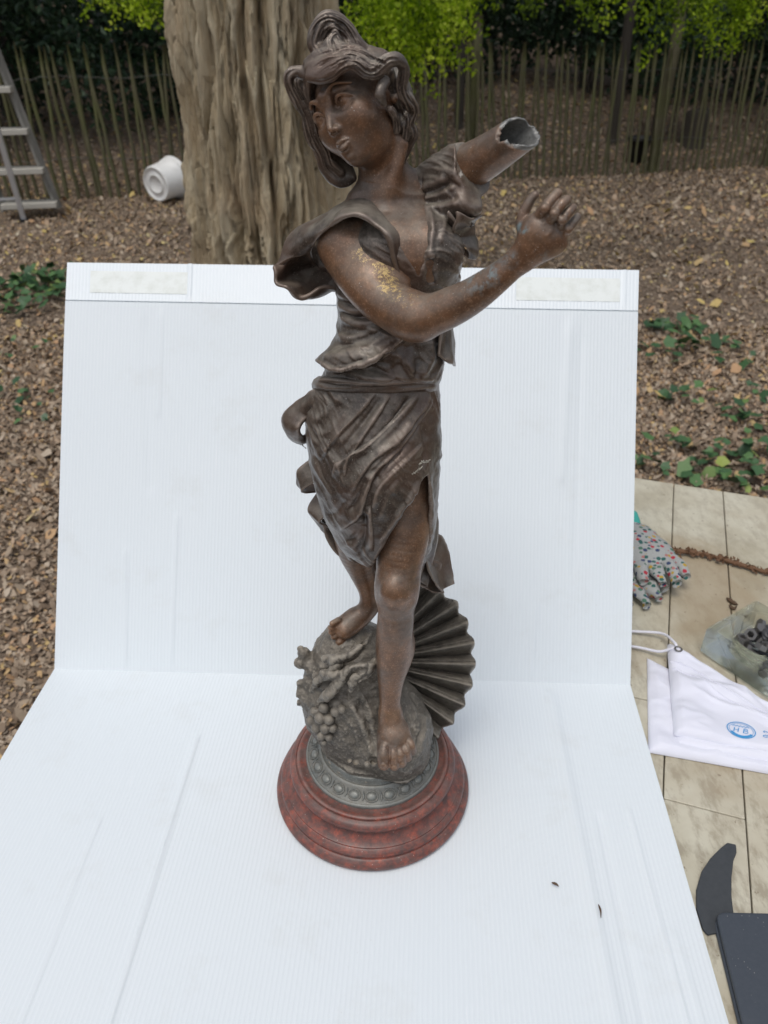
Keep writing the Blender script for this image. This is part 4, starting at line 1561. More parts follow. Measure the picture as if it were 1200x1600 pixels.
def pleat(V, F, adir, bdir, fr_a, fr_b, amp, sharp=2.2, off=0.0, bend=.0):
    """fine crumpled folds running along bdir: ridged noise, wide across, long along"""
    N = normals(V, F)
    w = (fbm(V * 28 + off, 2) - .5) * .03 + bend * (V[:, 2] - .4) ** 2
    a = V @ np.asarray(adir, float) + w
    b = V @ np.asarray(bdir, float)
    P = np.stack([a * fr_a + off, b * fr_b, (V[:, 1]) * fr_b * .7 + off], 1)
    n = np.abs(2 * fbm(P, 3) - 1)
    h = (1 - np.clip(n * sharp, 0, 1)) ** 1.5
    m_ = sstep(.35, .62, fbm(V * 22 + off * 2, 2))
    return V + N * ((h - .25) * amp * (.25 + .75 * m_))[:, None]


def ribbon(A, B, n=70, m_=16, th=.0024, bulge=0.0, wave=0.0, wn_=3, seed=0, lip=0.3):
    """thin cloth between two edges (points px, py, depth): closed sheet with thickness"""
    A3 = np.array([S(*p) for p in A])
    B3 = np.array([S(*p) for p in B])
    a, b = spline(A3, n), spline(B3, n)
    t = np.linspace(0, 1, m_)[None, :, None]
    P = a[:, None, :] * (1 - t) + b[:, None, :] * t
    du = np.gradient(P, axis=0)
    dv = np.gradient(P, axis=1)
    N = np.cross(du, dv)
    N /= np.linalg.norm(N, axis=2)[..., None] + 1e-12
    uu = np.linspace(0, 1, n)[:, None]
    hgt = bulge * np.sin(np.pi * t[..., 0]) * np.ones((n, 1)) + wave * np.sin(uu * np.pi * 2 * wn_ + seed + 1.5 * t[..., 0]) * (0.25 + 0.75 * t[..., 0])
    hgt = hgt + 0.4 * wave * (fbm(np.stack([uu * 9 + 0 * t[..., 0], t[..., 0] * 3 + 0 * uu, 0 * uu + seed + 0 * t[..., 0]], -1), 2) - .5)
    P = P + N * hgt[..., None]
    du = np.gradient(P, axis=0)
    dv = np.gradient(P, axis=1)
    N = np.cross(du, dv)
    N /= np.linalg.norm(N, axis=2)[..., None] + 1e-12
    edge = np.ones((n, m_))
    edge[:, 0] = edge[:, -1] = 0.55 + lip
    edge[0] *= .7
    edge[-1] *= .7
    T = (N * (th / 2 * edge)[..., None])
    V = np.concatenate([(P + T).reshape(-1, 3), (P - T).reshape(-1, 3)])
    f = grid_faces(n, m_)
    Nn = n * m_
    idx = np.arange(Nn).reshape(n, m_)
    loop = np.concatenate([idx[:, 0], idx[-1, 1:], idx[-2::-1, -1], idx[0, -2:0:-1]])
    lo2 = np.roll(loop, -1)
    return V, np.vstack([f, f[:, ::-1] + Nn, np.stack([loop, loop + Nn, lo2 + Nn, lo2], -1)])


# ------------------------------------------------------------------ patina
def dist_to(m, p, r):
    """1 at the point p fading to 0 at distance r (object space)"""
    v = m.n('ShaderNodeVectorMath')
    v.operation = 'DISTANCE'
    m.put(v.inputs[0], m.coord())
    v.inputs[1].default_value = tuple(p)
    return m.ramp(m.math('DIVIDE', v.outputs['Value'], r), [(0.35, 1.0), (1.0, 0.0)])


def bronze(name, dark, mid, light, dustc=0.5, rough=(0.24, 0.50), wear=0.5):
    m = Mat(name, spec=0.5)
    co = m.coord()
    n1 = m.noise(38, 5, 0.6)
    n2 = m.noise(160, 5, 0.65)
    c = m.ramp(n1, [(0.28, dark), (0.52, mid), (0.78, light)])
    c = m.mix(m.math('MULTIPLY', m.ramp(n2, [(0.35, 0.0), (0.65, 1.0)]), 0.55), c, tuple(x * 0.40 for x in mid))
    n3 = m.noise(700, 3, 0.7)
    c = m.mix(m.math('MULTIPLY', m.ramp(n3, [(0.52, 0.0), (0.70, 1.0)]), 0.35), c, tuple(min(1, x * 1.8 + .05) for x in light))
    geo = m.n('ShaderNodeNewGeometry')
    nz_ = m.sep(geo.outputs['Normal'])[2]
    dust = m.math('MULTIPLY', m.ramp(nz_, [(0.05, 0.0), (0.85, 1.0)]), m.ramp(m.noise(70, 6, 0.7), [(0.32, 0.1), (0.60, 1.0)]))
    c = m.mix(m.math('MULTIPLY', dust, dustc), c, (0.27, 0.24, 0.195))
    # rubbed ridges and dusty hollows
    pt = geo.outputs['Pointiness']
    c = m.mix(m.ramp(pt, [(0.504, 0.0), (0.545, wear)]), c, tuple(min(1, x * 2.2 + .03) for x in light))
    specks = m.ramp(m.voro(420), [(0.10, 1.0), (0.17, 0.0)])
    sel = m.ramp(m.noise(130, 2), [(0.56, 0.0), (0.62, 1.0)])
    c = m.mix(m.math('MULTIPLY', m.math('MULTIPLY', specks, sel), 0.75), c, (0.50, 0.47, 0.42))
    extra = m
    m._c = c
    m._r = m.math('ADD', m.math('MULTIPLY', n2, rough[1] - rough[0]), rough[0])
    m._dust = dust
    return m


def finish(m, bump=0.12):
    m.set('col', m._c)
    r = m.math('ADD', m._r, m.math('MULTIPLY', m._dust, 0.3), True)
    m.set('rough', r)
    m.set('metal', 0.32)
    m.set('coat', 0.25)
    m.b.inputs['Coat Roughness'].default_value = 0.28
    m.bump(m.noise(420, 4, 0.7), bump, 0.0012)
    return m.m


m = bronze('bronze_skin', (0.080, 0.043, 0.025), (0.200, 0.100, 0.052), (0.300, 0.172, 0.098), 0.60, wear=0.15)
pz = m.math('MULTIPLY', m.ramp(m.noise(30, 5, 0.65, m.map((1, 1, 1), (0, 0, 0), (2, 5, 1))), [(0.46, 0.0), (0.62, 1.0)]), 0.55)
m._c = m.mix(pz, m._c, m.ramp(m.noise(140, 5, 0.7), [(0.35, (0.055, 0.044, 0.036)), (0.65, (0.14, 0.118, 0.10))]))
gn = m.math('MULTIPLY', m.ramp(m.noise(330, 7, 0.9), [(0.44, 0.0), (0.62, 1.0)]), m.math('MULTIPLY', litter_tone(m, 'gilt'), 1.25))
m._c = m.mix(m.ramp(gn, [(0.44, 0.0), (0.50, 1.0)]), m._c, (0.58, 0.42, 0.18))
vg = m.math('MULTIPLY', m.ramp(m.noise(150, 6, 0.75), [(0.42, 0.0), (0.58, 1.0)]), litter_tone(m, 'verdigris'))
m._c = m.mix(m.ramp(vg, [(0.15, 0.0), (0.75, 0.9)]), m._c, (0.22, 0.28, 0.29))
wn2 = m.math('MULTIPLY', m.ramp(m.noise(120, 6, 0.75), [(0.36, 0.0), (0.62, 1.0)]), litter_tone(m, 'worn'))
m._c = m.mix(m.math('MULTIPLY', wn2, 0.75), m._c, (0.16, 0.15, 0.13))
m._c = m.mix(litter_tone(m, 'raw_metal'), m._c, m.ramp(m.noise(190, 5, 0.7), [(0.3, (0.10, 0.10, 0.095)), (0.65, (0.27, 0.27, 0.255))]))
M_SKIN = finish(m)
m = bronze('bronze_cloth', (0.030, 0.022, 0.018), (0.068, 0.050, 0.040), (0.140, 0.108, 0.086), 0.85)
m._c = m.mix(m.math('MULTIPLY', m.ramp(m.noise(24, 3), [(0.48, 0.0), (0.66, 1.0)]), 0.55), m._c, (0.120, 0.064, 0.040))
m._c = m.mix(litter_tone(m, 'chip'), m._c, (0.62, 0.60, 0.55))
M_CLOTH = finish(m, 0.16)
M_ROCK = finish(bronze('bronze_rock', (0.050, 0.043, 0.036), (0.110, 0.096, 0.078), (0.20, 0.178, 0.145), 0.9, (.42, .62)), 0.7)
m = bronze('grey_metal', (0.085, 0.095, 0.090), (0.15, 0.163, 0.155), (0.22, 0.235, 0.22), 0.5, wear=0.15)
M_RING = finish(m, 0.2)

STAT = thing('bronze_statue', 'dark bronze statue of a striding woman with a broken arm on a red base', 'statue', (S(583, 1240)[0], Y0, BZ))


def part(name, V, F, mat, parent=None, sharp=None):
    me = mesh_np(name, V, F, True)
    if sharp:
        me.set_sharp_from_angle(angle=math.radians(sharp))
    return link(name, me, parent or STAT, mat)


# ------------------------------------------------------------------ the figure (skin)
FIG = Sculpt()


def T(rows, k=.005, **kw):
    """tube along (px, py, radius px, depth)"""
    return [S(r[0], r[1], r[3]) for r in rows], [sr(r[0], r[1], r[3]) * r[2] for r in rows], k


# head: local axes r (her left, to the right in the picture), u up, f forward
HR = np.array([.66, -.55, .51])
HU = np.array([-.42, .294, .86])
HR /= np.linalg.norm(HR)
HU = HU - HR * HU.dot(HR)
HU /= np.linalg.norm(HU)
HF = np.cross(HR, HU)
HS = .076
HO = S(518, 173, -.023) - HF * (.36 * HS)
HB = np.array([HR, HU, HF])


def H(x, y, z):
    return HO + HS * (HR * x + HU * y + HF * z)


def hell(c, r, k, mode='u'):
    FIG.ell(H(*c), np.array(r) * HS, k * HS, mode, HB)


def htube(pts, rad, k, mode='u', n=None):
    FIG.tube([H(*p) for p in pts], np.broadcast_to(np.asarray(rad, float) * HS, (len(pts),)), k * HS, mode, n)


hell((0, .10, -.05), (.335, .33, .355), .02)
hell((0, -.06, .08), (.284, .40, .340), .10)
hell((0, -.31, .20), (.138, .14, .185), .12)
hell((0, -.395, .300), (.070, .060, .075), .07)
for s_ in (-1, 1):
    hell((s_ * .165, -.12, .240), (.125, .13, .125), .12)
    hell((s_ * .150, .012, .405), (.100, .066, .088), .05, 's')
htube([(0, .12, .390), (0, .02, .396), (0, -.140, .462)], [.040, .029, .029], .05)
for s_ in (-1, 1):
    hell((s_ * .034, -.158, .416), (.024, .021, .036), .03)
    htube([(s_ * .040, .045, .400), (s_ * .075, .108, .408), (s_ * .155, .138, .390), (s_ * .262, .085, .305)], [.006, .012, .012, .006], .07)
    hell((s_ * .150, -.002, .296), (.080, .080, .080), .006)
    htube([(s_ * .072, -.014, .350), (s_ * .108, .034, .380), (s_ * .158, .050, .384), (s_ * .208, .026, .355), (s_ * .244, -.014, .308)], [.008, .015, .017, .015, .008], .010)
    htube([(s_ * .072, -.016, .350), (s_ * .130, -.050, .368), (s_ * .192, -.044, .352), (s_ * .242, -.014, .308)], [.006, .011, .011, .007], .012)
    hell((s_ * .142, .004, .379), (.026, .030, .012), .004, 's')
    hell((s_ * .142, .004, .366), (.013, .015, .010), .003)
    hell((s_ * .017, -.170, .440), (.008, .006, .012), .008, 's')
htube([(-.068, -.272, .388), (-.034, -.252, .420), (0, -.259, .430), (.034, -.252, .420), (.068, -.272, .388)], [.005, .015, .016, .015, .005], .025)
htube([(-.056, -.282, .392), (-.028, -.302, .414), (0, -.307, .421), (.028, -.302, .414), (.056, -.282, .392)], [.006, .018, .023, .018, .006], .025)
htube([(-.072, -.273, .396), (-.036, -.273, .434), (0, -.280, .446), (.036, -.273, .434), (.072, -.273, .396)], .0060, .008, 's')
hell((0, -.348, .414), (.05, .014, .025), .04, 's')
# ear
htube([(.315, .05, .0), (.345, .075, -.06), (.35, .02, -.12), (.34, -.07, -.09), (.325, -.12, -.03)], [.02, .026, .026, .022, .034], .02)
hell((.31, -.02, -.05), (.04, .09, .07), .02)
# neck and upper chest
FIG.tube(*T([(588, 200, 37, .004), (596, 250, 37, .004), (602, 290, 42, .004), (606, 325, 58, .008), (610, 350, 66, .010)], .012))
FIG.tube(*T([(598, 300, 26, -.004), (560, 345, 30, .000)], .012))
FIG.tube(*T([(610, 300, 26, .004), (680, 300, 34, .012)], .012))
CHEST = [(312, 556, 668, .008, .020), (325, 536, 694, .006, .027), (345, 527, 712, .004, .033), (375, 518, 722, .000, .037), (410, 521, 722, -.002, .040), (440, 526, 716, -.003, .040), (470, 531, 706, -.002, .038), (500, 534, 698, -.001, .036),
         (530, 530, 692, -.001, .037), (555, 522, 693, -.002, .041), (578, 510, 691, -.002, .045), (594, 500, 688, -.003, .047), (604, 500, 684, -.002, .043)]
FIG.loft(CHEST[:7], .010, 'u', 2.2, grow=-.0003)
FIG.ell(S(672, 394, -.026), np.array([44, 36, 44]) * sr(676, 394, -.03) - .0004, .014)
FIG.ell(S(604, 398, -.028), np.array([44, 36, 44]) * sr(600, 398, -.03) - .0004, .014)
# sternomastoid lines
FIG.tube(*T([(628, 225, 10, -.010), (618, 270, 9, -.014), (602, 318, 8, -.014)], .008))
# near arm
FIG.ell(S(545, 378, -.012), np.array([44, 44, 44]) * sr(545, 378), .01)
FIG.tube(*T([(540, 378, 41, -.014), (562, 425, 40, -.030), (600, 470, 37.5, -.050), (645, 496, 32, -.066)], .010))
FIG.tube(*T([(640, 492, 31, -.064), (668, 494, 31, -.072), (700, 482, 31, -.078), (740, 461, 27.5, -.085), (785, 428, 22.5, -.092), (822, 397, 18.5, -.096)], .012))
FIG.ell(S(656, 508, -.070), np.array([14, 14, 13]) * sr(650, 505, -.07), .012)
# hand
FIG.tube(*T([(820, 399, 18.5, -.096), (832, 384, 21, -.098), (844, 368, 22, -.099)], .008))
FIG.tube(*T([(832, 366, 15, -.098), (854, 382, 19, -.099)], .010))
FIG.tube(*T([(838, 347, 11, -.099), (853, 356, 12, -.101), (866, 367, 11.5, -.100), (874, 379, 10.5, -.097)], .010))
for pts in ([(837, 345, 9.0, -.100), (850, 327, 8.8, -.104), (862, 312, 8.2, -.104), (871, 302, 7.6, -.1015)],
            [(852, 353, 9.0, -.102), (865, 335, 8.8, -.106), (877, 320, 8.2, -.106), (885, 312, 7.4, -.1035)],
            [(865, 362, 8.6, -.101), (877, 346, 8.4, -.105), (888, 332, 7.8, -.105), (895, 325, 7.0, -.1025)],
            [(874, 375, 7.6, -.097), (886, 360, 7.6, -.101), (896, 347, 7.0, -.101), (902, 339, 6.4, -.0985)]):
    FIG.tube(*T(pts, .0008))
for c_ in ((851, 326, -.1085), (866, 334, -.1105), (878, 345, -.1090), (887, 359, -.1045)):
    FIG.ell(S(*c_), np.array([7.0, 5.5, 7.0]) * sr(*c_), .002)
FIG.tube(*T([(827, 374, 13, -.094), (817, 354, 10.8, -.092), (818, 334, 8.8, -.091), (828, 314, 7.8, -.090), (836, 305, 6.8, -.090)], .002))
# broken arm: a hollow tube with a ragged end
FIG.tube(*T([(660, 318, 40, .020), (715, 273, 36, .008), (765, 242, 32, -.006), (812, 210, 29, -.020), (850, 185, 28, -.030)], .006))
_ax = S(850, 184, -.030) - S(715, 273, .008)
_ax /= np.linalg.norm(_ax)
FIG.tube(*T([(745, 253, 18, .0), (765, 242, 23, -.006), (812, 210, 23.5, -.020), (880, 166, 23.5, -.040)], .0), mode='s')
_cn = _ax * .42 + np.array([-.04, -.62, .74])
_cn /= np.linalg.norm(_cn)
_cp = S(806, 209, -.022)


def ragged(X, Y, Z):
    P = np.stack(np.broadcast_arrays(X, Y, Z), -1)
    n_ = (fbm(P * 260, 3) - .5) * .0065 + (vnoise(P * 95) - .5) * .007
    d = (X - _cp[0]) * _cn[0] + (Y - _cp[1]) * _cn[1] + (Z - _cp[2]) * _cn[2]
    return -(d + n_)


FIG.add(ragged, S(812, 212, -.02) - .045, S(840, 190, -.02) + .06, 0, 's')
# near leg
FIG.tube(*T([(622, 690, 52, -.010), (634, 770, 46, -.022), (630, 830, 42, -.034), (624, 880, 36.5, -.044), (620, 925, 31, -.050)], .012))
FIG.tube(*T([(620, 918, 30, -.050), (619, 955, 28.5, -.049), (616, 1000, 28.5, -.044), (613, 1040, 24.5, -.043), (610, 1075, 18.5, -.044), (609, 1110, 15.5, -.046), (610, 1135, 16, -.049)], .010))
FIG.ell(S(616, 925, -.066), np.array([17, 12, 20]) * sr(616, 925, -.06), .012)
FIG.ell(S(622, 1010, -.036), np.array([24, 17, 40]) * sr(622, 1010, -.04), .012)
# near foot
FIG.tube(*T([(611, 1115, 16.5, -.046), (613, 1135, 18, -.052), (614, 1152, 19, -.058), (614, 1162, 17, -.062)], .008))
FIG.tube(*T([(604, 1148, 13, -.058), (600, 1170, 11.5, -.066)], .007))
FIG.tube(*T([(627, 1142, 13, -.055), (635, 1160, 11, -.060)], .007))
FIG.tube(*T([(616, 1150, 14, -.059), (618, 1170, 12, -.065)], .006))
for pts in ([(601, 1166, 10, -.068), (599, 1180, 10, -.074), (600, 1194, 9.6, -.075)], [(614, 1168, 8, -.069), (615, 1182, 7.6, -.075), (616, 1196, 8.2, -.074)], [(623, 1167, 7, -.067), (626, 1179, 6.8, -.073), (628, 1192, 7.4, -.072)],
            [(631, 1162, 6.4, -.064), (635, 1173, 6.2, -.070), (637, 1184, 6.8, -.069)], [(638, 1155, 6, -.061), (643, 1164, 5.8, -.066), (645, 1174, 6.2, -.065)]):
    FIG.tube(*T(pts, .0010))
for c_, r_ in (((599, 1197, -.0815), 6.5), ((616, 1199, -.0800), 5), ((629, 1194, -.0775), 4.5)):
    FIG.ell(S(*c_), np.array([r_, 2.4, r_]) * sr(*c_), .0004)
# far leg and foot
FIG.tube(*T([(560, 800, 44, .004), (556, 850, 32, .014), (566, 890, 22, .016), (575, 920, 16, .014), (577, 944, 13.5, .012)], .010))
FIG.tube(*T([(579, 946, 13, .014), (570, 958, 15, .010), (554, 972, 16, .004), (540, 984, 14.5, -.003)], .008))
FIG.tube(*T([(552, 962, 11, .008), (534, 974, 10.5, .002)], .008))
for a, b, ra, rb in (((540, 991), (531, 1002), 8, 7.2), ((533, 986), (522, 994), 6.4, 5.8), ((529, 981), (518, 987), 6, 5.4), ((528, 975), (517, 981), 5.6, 5), ((529, 969), (519, 974), 5.2, 4.6)):
    FIG.tube(*T([(*a, ra, -.002), (*b, rb, -.006)], .0018))

_parts = []
zn = .6205
for lo, hi, st in ((H(0, 0, 0) * [1, 1, 0] + [-.060, -.060, zn], [.0265, .615, .725], .00052),            # head and neck
                   (np.array([.0530, .42, .535]), np.array([.128, .505, .6015]), .00055),
                   (np.array([.0535, .42, .600]), np.array([.128, .4895, .66]), .00050),                       # hand
                   (np.array([.0255, .49, .60]), np.array([.135, .60, .70]), .00075),                       # broken arm
                   (np.array([-.058, .44, .37]), np.array([.0560, .60, .6215]), .00095),                       # trunk and arm
                   (np.array([-.058, .455, .07]), np.array([.045, .61, .371]), .00085)):                     # legs
    V_, F_ = FIG.mesh(lo, hi, st)
    _parts.append((V_, F_))
V, F = join(_parts)
F = F[0]
V = chase(V, F, [([(592, 960), (600, 985), (592, 1010)], 5, .5), ([(646, 955), (642, 985), (644, 1010)], 5, .6), ([(600, 938), (615, 945), (632, 938)], 5, -.5),
                 ([(846, 352), (853, 345), (858, 336)], 3, .3), ([(850, 372), (862, 360), (868, 350)], 3, .3)])
body = part('body', V, F, M_SKIN)
_u, _v, _ = proj(V[:, 0], V[:, 1], V[:, 2])


def pxmask(cx, cy, r, lo_=-1, hi_=-.04):
    return np.exp(-((_u - cx) ** 2 + (_v - cy) ** 2) / r ** 2) * ((V[:, 1] - Y0 > lo_) & (V[:, 1] - Y0 < hi_))


def put(me, name, val):
    a_ = me.attributes.new(name, 'FLOAT', 'POINT')
    a_.data.foreach_set('value', val.astype(np.float32))


put(body.data, 'gilt', np.clip(pxmask(606, 446, 17) + pxmask(602, 420, 15) * .75 + pxmask(565, 382, 13) * .9 + .5 * pxmask(636, 468, 30) + .5 * pxmask(580, 410, 24) + .35 * pxmask(548, 395, 26) + .3 * pxmask(690, 470, 26), 0, 1))
put(body.data, 'verdigris', np.clip(pxmask(816, 356, 9) * 1.5 + .55 * pxmask(765, 425, 26) + .4 * pxmask(735, 440, 30) + .4 * pxmask(845, 400, 16) + .45 * pxmask(800, 405, 16), 0, 1))
_da = np.cross(V - S(765, 241, -.006), _ax)
_ra = np.linalg.norm(_da, axis=1)
_along = (V - S(765, 241, -.006)) @ _ax
_cut = (V - _cp) @ _cn
put(body.data, 'raw_metal', ((_along > -.004) & (_along < .08) & (_ra < .03)) * np.maximum(sstep(-.0022, -.0008, _cut), sstep(25.4, 24.4, _ra / sr(800, 215, -.018))))
put(body.data, 'worn', np.clip(pxmask(870, 330, 24, -.2) + .8 * pxmask(895, 340, 22, -.2) + .7 * pxmask(832, 318, 16, -.2) + .4 * pxmask(660, 470, 30) + .35 * pxmask(700, 455, 30), 0, 1))

# ------------------------------------------------------------------ hair
HAI = Sculpt()
HAI.ell(H(0, .12, -.07), np.array([.345, .330, .37]) * HS, .004, 'u', HB)
HAI.ell(H(.24, -.04, -.20), np.array([.11, .28, .16]) * HS, .010, 'u', HB)
HAI.ell(H(-.30, .0, -.10), np.array([.14, .34, .24]) * HS, .010, 'u', HB)


def hair(rows, k=.003, **kw):
    HAI.tube(*T(rows, k), **kw)


# the wave over the forehead, running on down her left side
hair([(486, 119, 9, -.026), (500, 119, 12, -.032), (516, 114, 13, -.036), (532, 102, 12.5, -.038), (546, 97, 12, -.037), (560, 101, 12, -.036), (573, 112, 11, -.036), (586, 112, 11, -.035), (597, 102, 12.5, -.036), (610, 94, 11.5, -.036), (624, 95, 10, -.032), (631, 107, 9, -.028),
      (630, 124, 8.5, -.026), (628, 142, 8, -.024), (638, 158, 10.5, -.020), (647, 174, 8, -.014), (638, 192, 9.5, -.012), (646, 211, 8, -.008), (637, 228, 8.5, -.004), (630, 246, 6, -.003), (630, 257, 3, -.002)], .003)
hair([(484, 100, 10, -.014), (502, 92, 14, -.020), (522, 84, 14, -.024), (542, 82, 11, -.026), (562, 88, 12, -.026), (580, 101, 11, -.026), (600, 112, 9, -.022)], .003)
hair([(500, 90, 11, -.008), (528, 80, 12, -.012), (552, 82, 12, -.010), (576, 98, 11, -.008), (596, 110, 11, -.008)], .004)
hair([(484, 108, 9, -.020), (496, 106, 11, -.026), (512, 101, 11, -.030), (526, 92, 10, -.032), (538, 88, 8, -.032)], .003)
hair([(548, 88, 7, -.033), (562, 92, 8, -.033), (574, 102, 8, -.034), (588, 104, 7, -.033)], .003)
# her right side, hanging down behind the far cheek
hair([(482, 118, 9, -.014), (466, 112, 9, -.012), (454, 117, 8.5, -.012), (452, 131, 7.5, -.012), (459, 147, 8, -.011), (468, 163, 8, -.010), (477, 179, 7, -.008), (481, 197, 8, -.006), (488, 217, 9, -.004), (499, 231, 9, -.002), (505, 248, 9, .000), (508, 264, 9, .002), (520, 278, 9, .003), (538, 285, 8, .004), (552, 280, 6, .004)], .0025)
hair([(470, 128, 10, .002), (478, 155, 13, .004), (490, 190, 14, .006), (502, 225, 16, .008), (518, 256, 17, .008), (540, 270, 14, .008)], .005)
hair([(487, 122, 12, -.004), (488, 150, 12, .000), (494, 185, 13, .002), (504, 215, 13, .004)], .004)
hair([(482, 128, 6, -.014), (480, 150, 6, -.012), (490, 180, 6, -.010), (494, 205, 6, -.006), (508, 228, 6, -.003), (514, 250, 6, -.001), (532, 268, 6, .001)], .002)
# her left side behind the ear
hair([(606, 112, 10, -.020), (612, 128, 10, -.014), (616, 148, 10, -.012)], .005)
hair([(602, 128, 8, -.032), (595, 140, 8, -.035), (594, 152, 7, -.036), (600, 162, 5, -.034)], .003)
hair([(614, 128, 9, -.010), (618, 146, 9, -.008), (626, 168, 11, -.004), (630, 192, 12, .000), (626, 214, 11, .002), (624, 232, 9, .002)], .005)
hair([(622, 188, 7, -.014), (632, 204, 8, -.012), (630, 222, 7, -.010), (622, 238, 6, -.008), (626, 252, 4, -.005)], .002)
hair([(610, 172, 6, -.022), (618, 186, 7, -.018), (618, 204, 6, -.014)], .002)
# the bow of hair on the crown
hair([(499, 86, 9, -.002), (488, 70, 7, -.004), (489, 54, 7, -.004), (497, 38, 8, -.004), (510, 27, 9, -.003), (526, 29, 9, -.002), (541, 41, 9, -.001), (552, 57, 9, .000), (562, 74, 9, .000)], .004)
hair([(506, 84, 10, .000), (500, 60, 12, .000), (514, 46, 13, .000), (532, 56, 14, .000), (546, 74, 14, .000)], .007)
hair([(505, 80, 6, -.008), (516, 66, 7, -.010), (526, 54, 7, -.008), (522, 40, 6, -.006)], .004)
HAI.ell(S(546, 88, -.040), np.array([7, 8, 4.5]) * sr(546, 88), .003, 's')
lo, hi = S(440, 300, 0) * [1, 0, 1] + [0, .50, 0], S(665, 10, 0) * [1, 0, 1] + [0, .625, 0]
V, F = HAI.mesh(lo, hi, .00060)
hs = []


def strands(rows, offs, w, h):
    """parallel locks along a line, wandering a little"""
    P = spline(np.array(rows, float), 18)
    Tn = np.gradient(P, axis=0)
    Tn /= np.linalg.norm(Tn, axis=1)[:, None]
    Nn = np.stack([-Tn[:, 1], Tn[:, 0]], 1)
    for o in offs:
        wob = 1.6 * np.sin(np.linspace(0, 9, 18) + o * 1.7)
        i0, i1 = sorted(rng.integers(0, 18, 2))
        if i1 - i0 < 9:
            i0, i1 = (0, 13) if o > 0 else (4, 17)
        hs.append(((P + Nn * (o + wob)[:, None])[i0:i1 + 1], w * rng.uniform(.8, 1.3), h * rng.uniform(.6, 1.2)))


front = [(486, 119), (500, 119), (516, 114), (532, 102), (546, 97), (560, 101), (573, 112), (586, 112), (597, 101), (610, 91), (624, 92)]
strands(front, (-4, 4), 2.6, .6)
strands(front, (-1, 7), 2.0, -.8)
strands([(487, 107), (505, 94), (525, 86), (545, 80), (565, 85), (585, 97), (604, 104)], (-6, 2, 8), 3, .7)
strands([(487, 107), (505, 94), (525, 86), (545, 80), (565, 85), (585, 97), (604, 104)], (-2, 5), 2.4, -1.0)
strands([(500, 86), (530, 73), (556, 73), (580, 86)], (-5, 3), 3, -.8)
strands([(466, 112), (454, 120), (456, 140), (468, 163), (479, 188), (488, 217), (503, 242), (510, 264), (530, 282)], (-3, 4, 12), 2.4, -.8)
strands([(466, 112), (454, 120), (456, 140), (468, 163), (479, 188), (488, 217), (503, 242), (510, 264), (530, 282)], (0, 8), 2.6, .7)
strands([(632, 104), (631, 122), (630, 140), (637, 157), (645, 174), (640, 192), (645, 210), (637, 228)], (-4, 3), 2.2, -.9)
strands([(632, 104), (631, 122), (630, 140), (637, 157), (645, 174), (640, 192), (645, 210), (637, 228)], (0, 8), 2.2, .7)
strands([(615, 150), (624, 175), (628, 200), (624, 230)], (-5, 0, 5), 2.2, -.9)
strands([(499, 86), (488, 70), (490, 52), (500, 36), (518, 29), (540, 42), (555, 62), (562, 76)], (-3, 4, 9), 2.6, .6)
strands([(499, 86), (488, 70), (490, 52), (500, 36), (518, 29), (540, 42), (555, 62), (562, 76)], (0, 7), 2.2, -.8)
hs += [([(526, 82), (520, 66), (527, 52)], 3, -1.2), ([(535, 76), (540, 62), (534, 48)], 3, -.9), ([(470, 122), (478, 146), (486, 176)], 4, -1.0)]
V = chase(V, F, hs)
hs = []
for ln_ in (front, [(487, 107), (505, 94), (525, 86), (545, 80), (565, 85), (585, 97), (604, 104)], [(466, 112), (454, 120), (456, 140), (468, 163), (479, 188), (488, 217), (503, 242), (510, 264), (530, 282)],
            [(632, 104), (631, 122), (630, 140), (637, 157), (645, 174), (640, 192), (645, 210), (637, 228)], [(499, 86), (488, 70), (490, 52), (500, 36), (518, 29), (540, 42), (555, 62), (562, 76)], [(520, 84), (512, 60), (524, 46), (540, 60), (548, 76)], [(615, 150), (624, 175), (628, 200), (624, 230)]):
    strands(ln_, np.arange(-11, 13, 2.2), 1.1, -.6)
V = chase(V, F, hs, 20)
V = crumple(V, F, .0018, 120, 2)
part('hair', V, F, M_CLOTH, body)

# ------------------------------------------------------------------ bodice
BOD = Sculpt()
BOD.loft([(436, 527, 716, -.003, .0395), (470, 528, 707, -.003, .0400), (495, 529, 701, -.004, .0415), (520, 526, 698, -.005, .0445), (540, 516, 697, -.006, .0485), (556, 500, 697, -.008, .0525), (575, 482, 698, -.008, .0560), (590, 470, 700, -.008, .060)], .004, 'u', 2.15)


def flounce(X, Y, Z):
    u_, v_, zc = proj(X, Y, Z)
    hv = np.interp(u_, [470, 487, 505, 525, 548, 568, 590, 612, 634, 652, 680, 720], [556, 562, 573, 579, 577, 571, 560, 545, 526, 508, 500, 500]) + 2.5 * np.sin(u_ / 9.0)
    return (hv - v_) * zc / FPX * .9


BOD.add(flounce, S(440, 620, 0) * [1, 0, 1] + [-.01, .45, -.04], S(750, 470, 0) * [1, 0, 1] + [.01, .66, .02], .001, 's')
BOD.loft(CHEST, .004, 'u', 2.2)
BOD.ell(S(676, 394, -.026), np.array([44, 36, 44]) * sr(676, 394, -.03), .014)
BOD.ell(S(600, 398, -.030), np.array([44, 36, 44]) * sr(600, 398, -.03), .014)
BOD.tube(*T([(640, 326, 30, .010), (672, 304, 42, .010), (700, 284, 45, .006), (728, 268, 44, -.002), (752, 254, 44, -.008)], .010))
BOD.tube(*T([(700, 320, 26, -.008), (722, 318, 24, -.016), (738, 322, 16, -.018)], .006))
BOD.tube(*T([(694, 256, 12, .006), (708, 240, 9, .006), (716, 236, 6, .004)], .006))


